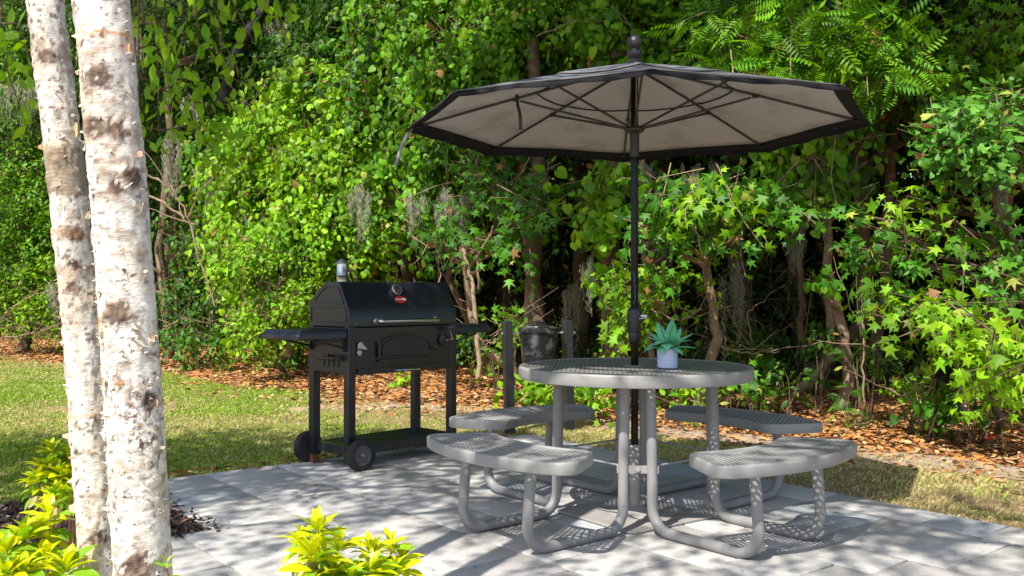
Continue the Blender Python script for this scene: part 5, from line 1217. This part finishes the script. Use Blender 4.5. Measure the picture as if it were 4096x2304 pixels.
stemthing('bare_tree', 'reddish fluted trunk directly above the bin', 'tree', [(1360, 930, 10.8), (1345, 700, 10.8), (1355, 380, 10.8), (1340, 100, 10.8)], .13, .10, M_bark, TG, .02)
stemthing('bare_tree', 'thick dark trunk just left of the umbrella pole', 'tree', [(1560, 930, 10.4), (1530, 700, 10.4), (1540, 400, 10.4), (1560, 100, 10.4)], .18, .14, M_bark, TG, .02)
stemthing('bare_tree', 'grey-brown trunk beside the reddish one above the bin', 'tree', [(1325, 900, 11.6), (1330, 700, 11.6), (1300, 300, 11.6)], .07, .06, M_barkp, TG, .02)
stemthing('bare_tree', 'dark leaning oak trunk at the top left, right of the birches', 'tree', [(560, 260, 15.5), (590, 150, 15.5), (640, 60, 15.5), (720, -60, 15.5)], .15, .12, mk('dark_bark', (.02, .017, .015), .9, var=.4, bump=.6), TG, .04)  # one even, darker bark colour for this trunk
stemthing('bare_tree', 'slender brown trunk above the left end of the grill', 'tree', [(590, 890, 14.5), (560, 760, 14.5), (515, 640, 14.5)], .05, .03, M_barkp, TG, .03, 4)
stemthing('bare_tree', 'slim reddish trunk right behind the pole crank', 'tree', [(1640, 900, 9.4), (1625, 700, 9.4), (1612, 560, 9.4), (1620, 380, 9.4)], .04, .03, M_barkp, TG, .02, 3)
stemthing('bare_tree', 'orange-brown broken stem left of the pole at table height', 'tree', [(1560, 890, 9), (1562, 840, 9), (1570, 800, 9)], .035, .03, M_barkp, TG, .02)
stemthing('bare_tree', 'moss-grey trunk in the shade left of the curved trunk', 'tree', [(2020, 880, 10), (2010, 700, 10), (2030, 400, 10)], .05, .04, M_bark, TG, .03, 3)
stemthing('bare_tree', 'shaded trunk at the right, above the feathery seedling', 'tree', [(2200, 900, 10.5), (2230, 700, 10.5), (2240, 400, 10.5), (2260, 100, 10.5)], .09, .07, M_bark, TG, .03, 3)
stemthing('bare_tree', 'brown trunk beside the right birch stem', 'tree', [(420, 800, 15), (400, 620, 15), (430, 400, 15), (420, 100, 15)], .10, .08, M_bark, TG, .04, 4)
stemthing('bare_tree', 'paired thin trunk at the wood edge just right of the birch', 'tree', [(425, 870, 14.5), (410, 760, 14.5), (395, 640, 14.5)], .05, .04, M_barkp, TG, .04, 3)
stemthing('bare_tree', 'thin curved stem rising above the right shelf of the grill', 'tree', [(1100, 760, 12), (1105, 690, 12), (1102, 600, 12)], .018, .012, M_barkp, TG, .02)
stemthing('bare_tree', 'dark trunk above the middle of the grill lid', 'tree', [(985, 850, 13), (990, 650, 13), (1000, 450, 13)], .06, .05, M_bark, TG, .03, 3)
stemthing('bare_tree', 'mossy brown trunk rising behind the left grill shelf', 'tree', [(735, 900, 12.4), (728, 700, 12.4), (740, 500, 12.6)], .08, .06, M_barkp, TG, .03, 3)
SG = 'bare twigs and fallen branches'
for pts, r0, r1, lb, sd in [([(1640, 780, 8.3), (1700, 805, 8.3), (1740, 795, 8.3), (1765, 775, 8.3)], .011, .006, 'forked bare twig just above the potted plant', 3), ([(1810, 872, 8.5), (1880, 890, 8.4), (1960, 884, 8.4)], .012, .006, 'long pale twig lying out to the right of the slim trunk', 2), ([(370, 490, 9.5), (440, 530, 9.5), (475, 560, 9.5), (540, 770, 9.5)], .02, .012, 'grey dead branch sloping down right of the right birch stem', 3), ([(370, 440, 9.5), (430, 465, 9.5), (480, 560, 9.5)], .016, .01, 'upper dead branch meeting the sloping one right of the birch', 2), ([(1885, 960, 8.6), (1890, 860, 8.6), (1885, 780, 8.6), (1920, 760, 8.6)], .010, .006, 'thin branching dead stem in front of the dark wood', 6), ([(1350, 90, 10), (1450, 55, 10), (1560, 45, 10), (1610, 90, 10)], .010, .006, 'reddish twig arching above the finial', 3), ([(2175, 1020, 7.4), (2172, 900, 7.4), (2170, 760, 7.4)], .012, .008, 'straight reddish sapling stem at the right above the litter', 2), ([(1225, 860, 8.8), (1270, 830, 8.8), (1300, 800, 8.8)], .008, .004, 'pale twigs left of the bin', 5), ([(1210, 945, 9.5), (1195, 800, 9.6), (1185, 700, 9.7), (1160, 620, 9.8)], .035, .025, 'slim leaning trunk between the grill and the bin', 3), ([(20, 780, 16), (90, 740, 16), (160, 735, 16)], .02, .01, 'bare brush at the far left behind the birch', 8), ([(10, 850, 16), (80, 840, 16), (150, 815, 16)], .02, .01, 'low bare branch at the far left by the litter', 8), ([(405, 830, 13.4), (460, 800, 13.4), (560, 820, 13.4)], .012, .006, 'arching bare twigs at the litter edge left of the grill', 8), ([(2230, 970, 7.4), (2290, 1010, 7.2), (2320, 1060, 7.0)], .010, .005, 'fallen twig on the litter at the right', 5), ([(1745, 1010, 7.6), (1800, 1035, 7.5), (1830, 1050, 7.4)], .006, .003, 'fallen twig behind the right table leg', 2), ([(1215, 880, 9.2), (1240, 850, 9.2), (1290, 860, 9.2)], .007, .004, 'tangle of thin roots right of the grill shelf', 7), ([(2320, 1060, 7.2), (2330, 1020, 7.2), (2318, 990, 7.2)], .03, .012, 'small mossy stump at the right of the litter', 3), ([(2480, 1100, 6.3), (2484, 1050, 6.3), (2490, 1020, 6.3)], .005, .003, 'single thin upright twig in the litter at the right', 1)]:
    stemthing('bare_twig', lb, 'twig', pts, r0, r1, M_barkp, SG, .03, sd)

# ------------------------------------------------------------------ leaf litter, grass, mulch
rng = np.random.default_rng(500)
def ground_scatter(n, xr, yr, fn):
    x = xr[0]+(xr[1]-xr[0])*rng.random(n); y = yr[0]+(yr[1]-yr[0])*rng.random(n); k = fn(x, y); return x[k], y[k]
def litter_mask(x, y):
    w = .5*(fbm(np.stack([x*1.3, y*1.3, x*0], -1), 21, 3)-.5)*2.2
    l = line_y(LIT, x)+w*.7; e = line_y(EDG, x)+3.0
    inview = np.abs(x/np.maximum(y, .1)) < .62
    d = (y-l); p = np.clip(.10+.95*np.clip(d/.6, 0, 1), 0, 1)*(y < e)*(d > -.9)
    dens = np.clip(9/np.maximum(y, 1), 0, 1)**.8
    return (rng.random(len(x)) < p*dens*(.45+.9*fbm(np.stack([x*3, y*3, x*0], -1), 5, 2))) & inview & ~in_patio(x, y)
x, y = ground_scatter(520000, (-13, 7), (4, 22), litter_mask)
ue = ub*rng.random(260); ve = -.03-.09*rng.random(260)**1.5; x = np.concatenate([x, APEX[0]+U2[0]*ue+V2[0]*ve]); y = np.concatenate([y, APEX[1]+U2[1]*ue+V2[1]*ve])
n = len(x)
az = rng.random(n)*6.28; tip = np.stack([np.cos(az), np.sin(az), rng.normal(0, .18, n)], 1); nor = np.array([0, 0, 1.])+rng.normal(0, .38, (n, 3))
pal = np.array([(.36, .145, .035), (.42, .195, .06), (.48, .28, .12), (.20, .08, .03), (.50, .18, .03), (.60, .40, .19), (.10, .045, .02), (.32, .22, .12)])
co = pal[rng.choice(8, n, p=[.22, .18, .13, .16, .06, .06, .13, .06])]*(.7+.5*rng.random((n, 1)))
V, F = place(T_oval, np.stack([x, y, GZ+.02+.03*rng.random(n)], 1), tip, nor, (.035+.055*rng.random(n))*(1+.045*np.clip(y-8, 0, 9)))
lf = mesh_np('leaf_litter', V, F, M_litter, None, np.repeat(co, len(T_oval[0]), 0)); tag(lf, 'orange-brown dry leaves covering the ground along the wood', 'leaf litter', None, 'stuff')
# grass
def grass_mask(x, y):
    l = line_y(LIT, x); u, v = uv_of(x, y)
    okp = ~in_patio(x, y) & ~in_bed(x, y) & ((u > 0) | (v < 0) | (u < ub)) & (y < l+.6)
    edge = np.clip((l-y)/.8+.55, 0, 1)
    pt = fbm(np.stack([x*1.1, y*1.1, x*0], -1), 31, 3)
    near = np.clip((1-x/2.2)*.5+.5, .25, 1.0)
    cov = np.clip((pt-.40)*5*near+.35*near, .06, 1)
    # worn strip on the right is almost bare
    bare = ((y > line_y(strip, x)-.15) & (x > -1.5) & (x < 5)).astype(float)
    inview = np.abs(x/np.maximum(y, .1)) < .60
    dens = np.clip(5.2/np.maximum(y, 1), 0, 1)**1.7
    return (rng.random(len(x)) < cov*dens*edge*(1-.85*bare)) & okp & inview
x, y = ground_scatter(5200000, (-11, 6), (3.8, 17), grass_mask)
n = len(x)
gn = fbm(np.stack([x*.9, y*.9, x*0], -1), 41, 3); far = np.clip((y-7)/6, 0, 1)
az = rng.random(n)*6.28; lean = .12+.6*rng.random(n); h = (.017+.030*rng.random(n)**1.3)*(1+.35*far)*(.75+.6*gn); wd = (.0009+.0010*rng.random(n))*(1+1.6*far)
lx, ly = np.cos(az)*lean*h, np.sin(az)*lean*h; sx, sy = -np.sin(az)*wd, np.cos(az)*wd; z0 = np.full(n, GZ+.004)
Vb = np.stack([np.stack([x-sx, y-sy, z0], 1), np.stack([x+sx, y+sy, z0], 1), np.stack([x+lx*.45+sx*.7, y+ly*.45+sy*.7, z0+h*.6], 1), np.stack([x+lx*1.2, y+ly*1.2, z0+h*(1-.45*lean)], 1)], 1).reshape(-1, 3)
F = (np.array([(0, 1, 2, 3)])[None]+(np.arange(n)*4)[:, None, None]).reshape(-1, 4)
green = np.array((.16, .28, .022)); straw = np.array((.60, .49, .25)); g2 = np.array((.32, .44, .05)); brown = np.array((.45, .32, .17))
leftg = np.clip((-x-.2)/2.5, 0, 1)
ps = np.clip(.74-.48*leftg+.9*(.5-gn), .08, .92); r1_ = rng.random(n); r2_ = rng.random(n)
co = np.where((r1_ < ps)[:, None], np.where((r2_ < .84)[:, None], straw, brown), np.where((r2_ < .5)[:, None], green, g2))*(.75+.5*rng.random((n, 1)))
gr = mesh_np('grass', Vb, F, M_grass, None, np.repeat(co, 4, 0)); tag(gr, 'thin patchy grass with straw-coloured blades around the patio', 'grass', None, 'stuff')
# mulch chips in the bed
x, y = ground_scatter(90000, (-4.2, -1.2), (3.3, 6.0), lambda x, y: in_bed(x, y) & (rng.random(len(x)) < .3) & (uv_of(x, y)[1] < vb-.0) & (uv_of(x, y)[0] < ub-.0))
n = len(x); az = rng.random(n)*6.28; tip = np.stack([np.cos(az), np.sin(az), rng.normal(0, .35, n)], 1)
pal = np.array([(.05, .035, .028), (.10, .065, .045), (.16, .11, .08), (.03, .022, .02), (.28, .13, .06), (.30, .25, .2)])
co = pal[rng.choice(6, n, p=[.34, .24, .16, .17, .05, .04])]*(.7+.6*rng.random((n, 1)))
V, F = place(T_rh, np.stack([x, y, GZ+.022+.012*rng.random(n)], 1), tip, np.array([0, 0, 1.])+rng.normal(0, .5, (n, 3)), .018+.03*rng.random(n))
ml = mesh_np('mulch', V, F, M_litter, None, np.repeat(co, 4, 0)); tag(ml, 'dark shredded bark mulch in the bed behind the birch', 'mulch', None, 'stuff')

# crumbs of bark and leaf on the slabs
x, y = ground_scatter(2600, (-3, 4.5), (3.3, 7.3), lambda x, y: in_patio(x, y) & (rng.random(len(x)) < .22+.5*(fbm(np.stack([x*2, y*2, x*0], -1), 61, 2) > .52)))
n = len(x); az = rng.random(n)*6.28; tip = np.stack([np.cos(az), np.sin(az), np.zeros(n)], 1)
pal = np.array([(.10, .07, .045), (.22, .14, .07), (.05, .04, .03), (.30, .24, .16)])
V, F = place(T_rh, np.stack([x, y, np.full(n, .0045)], 1), tip, np.array([0, 0, 1.])+rng.normal(0, .12, (n, 3)), .005+.013*rng.random(n)**2.5)
db = mesh_np('debris', V, F, M_litter, None, np.repeat(pal[rng.integers(0, 4, n)], 4, 0)); tag(db, 'tiny crumbs of bark and leaf strewn over the patio slabs', 'debris', None, 'stuff')

# ------------------------------------------------------------------ single fallen leaves and bits on the slabs and the litter
def groundpt(px, py, z=0):
    d = at(px, py, 1)-Vector((0, 0, CAMH)); t = (z-CAMH)/d.z; return Vector((d.x*t, d.y*t, z))
for i, (px, py, L, col, lb) in enumerate([(787, 1219, .035, (.45, .22, .03), 'small yellow-brown leaf on the slabs in front of the grill wheel'), (572, 1314, .02, (.12, .09, .08), 'dark pebble-like leaf scrap at the corner of the mulch bed'), (845, 1310, .03, (.30, .18, .12), 'brown scrap on the slabs above the front shrub'), (2500, 1102, .13, (.62, .08, .015), 'large red fallen leaf in the litter at the far right'), (1052, 1228, .025, (.3, .16, .08), 'tiny brown leaf on the slabs left of the front seat'), (1190, 1427, .02, (.02, .25, .6), 'tiny blue scrap on the slabs at the bottom centre'), (1250, 1258, .03, (.35, .2, .1), 'curled brown leaf beside the front left leg'), (930, 1100, .05, (.4, .2, .08), 'brown leaf on the grass left of the grill'), (1665, 1105, .06, (.6, .32, .08), 'orange leaf on the worn path beyond the table'), (845, 1150, .04, (.4, .2, .08), 'brown leaf at the grass edge left of the grill wheel'), (640, 1178, .05, (.33, .13, .05), 'curled red-brown leaf on the grass edge right of the birch'), (1475, 1185, .03, (.4, .25, .12), 'small leaf under the table'), (2090, 1345, .02, (.15, .1, .07), 'twig scrap on the slabs right of the front right leg'), (1700, 1283, .02, (.4, .42, .1), 'yellowish scrap under the right of the table')]):
    p = groundpt(px, py, .004 if in_patio(*np.array(groundpt(px, py))[:2]) else GZ+.05); az = i*1.3
    V, F = place(T_oval, np.zeros((1, 3)), np.array([[math.cos(az), math.sin(az), .1]]), np.array([[.15, -.2, 1.]]), np.array([L]))
    V[:, 2] -= V[:, 2].min(); o = mesh_np('fallen_leaf', V, F, M_litter, None, np.array([col]*len(V))); o.location = p; tag(o, lb, 'leaf', 'single fallen leaves')
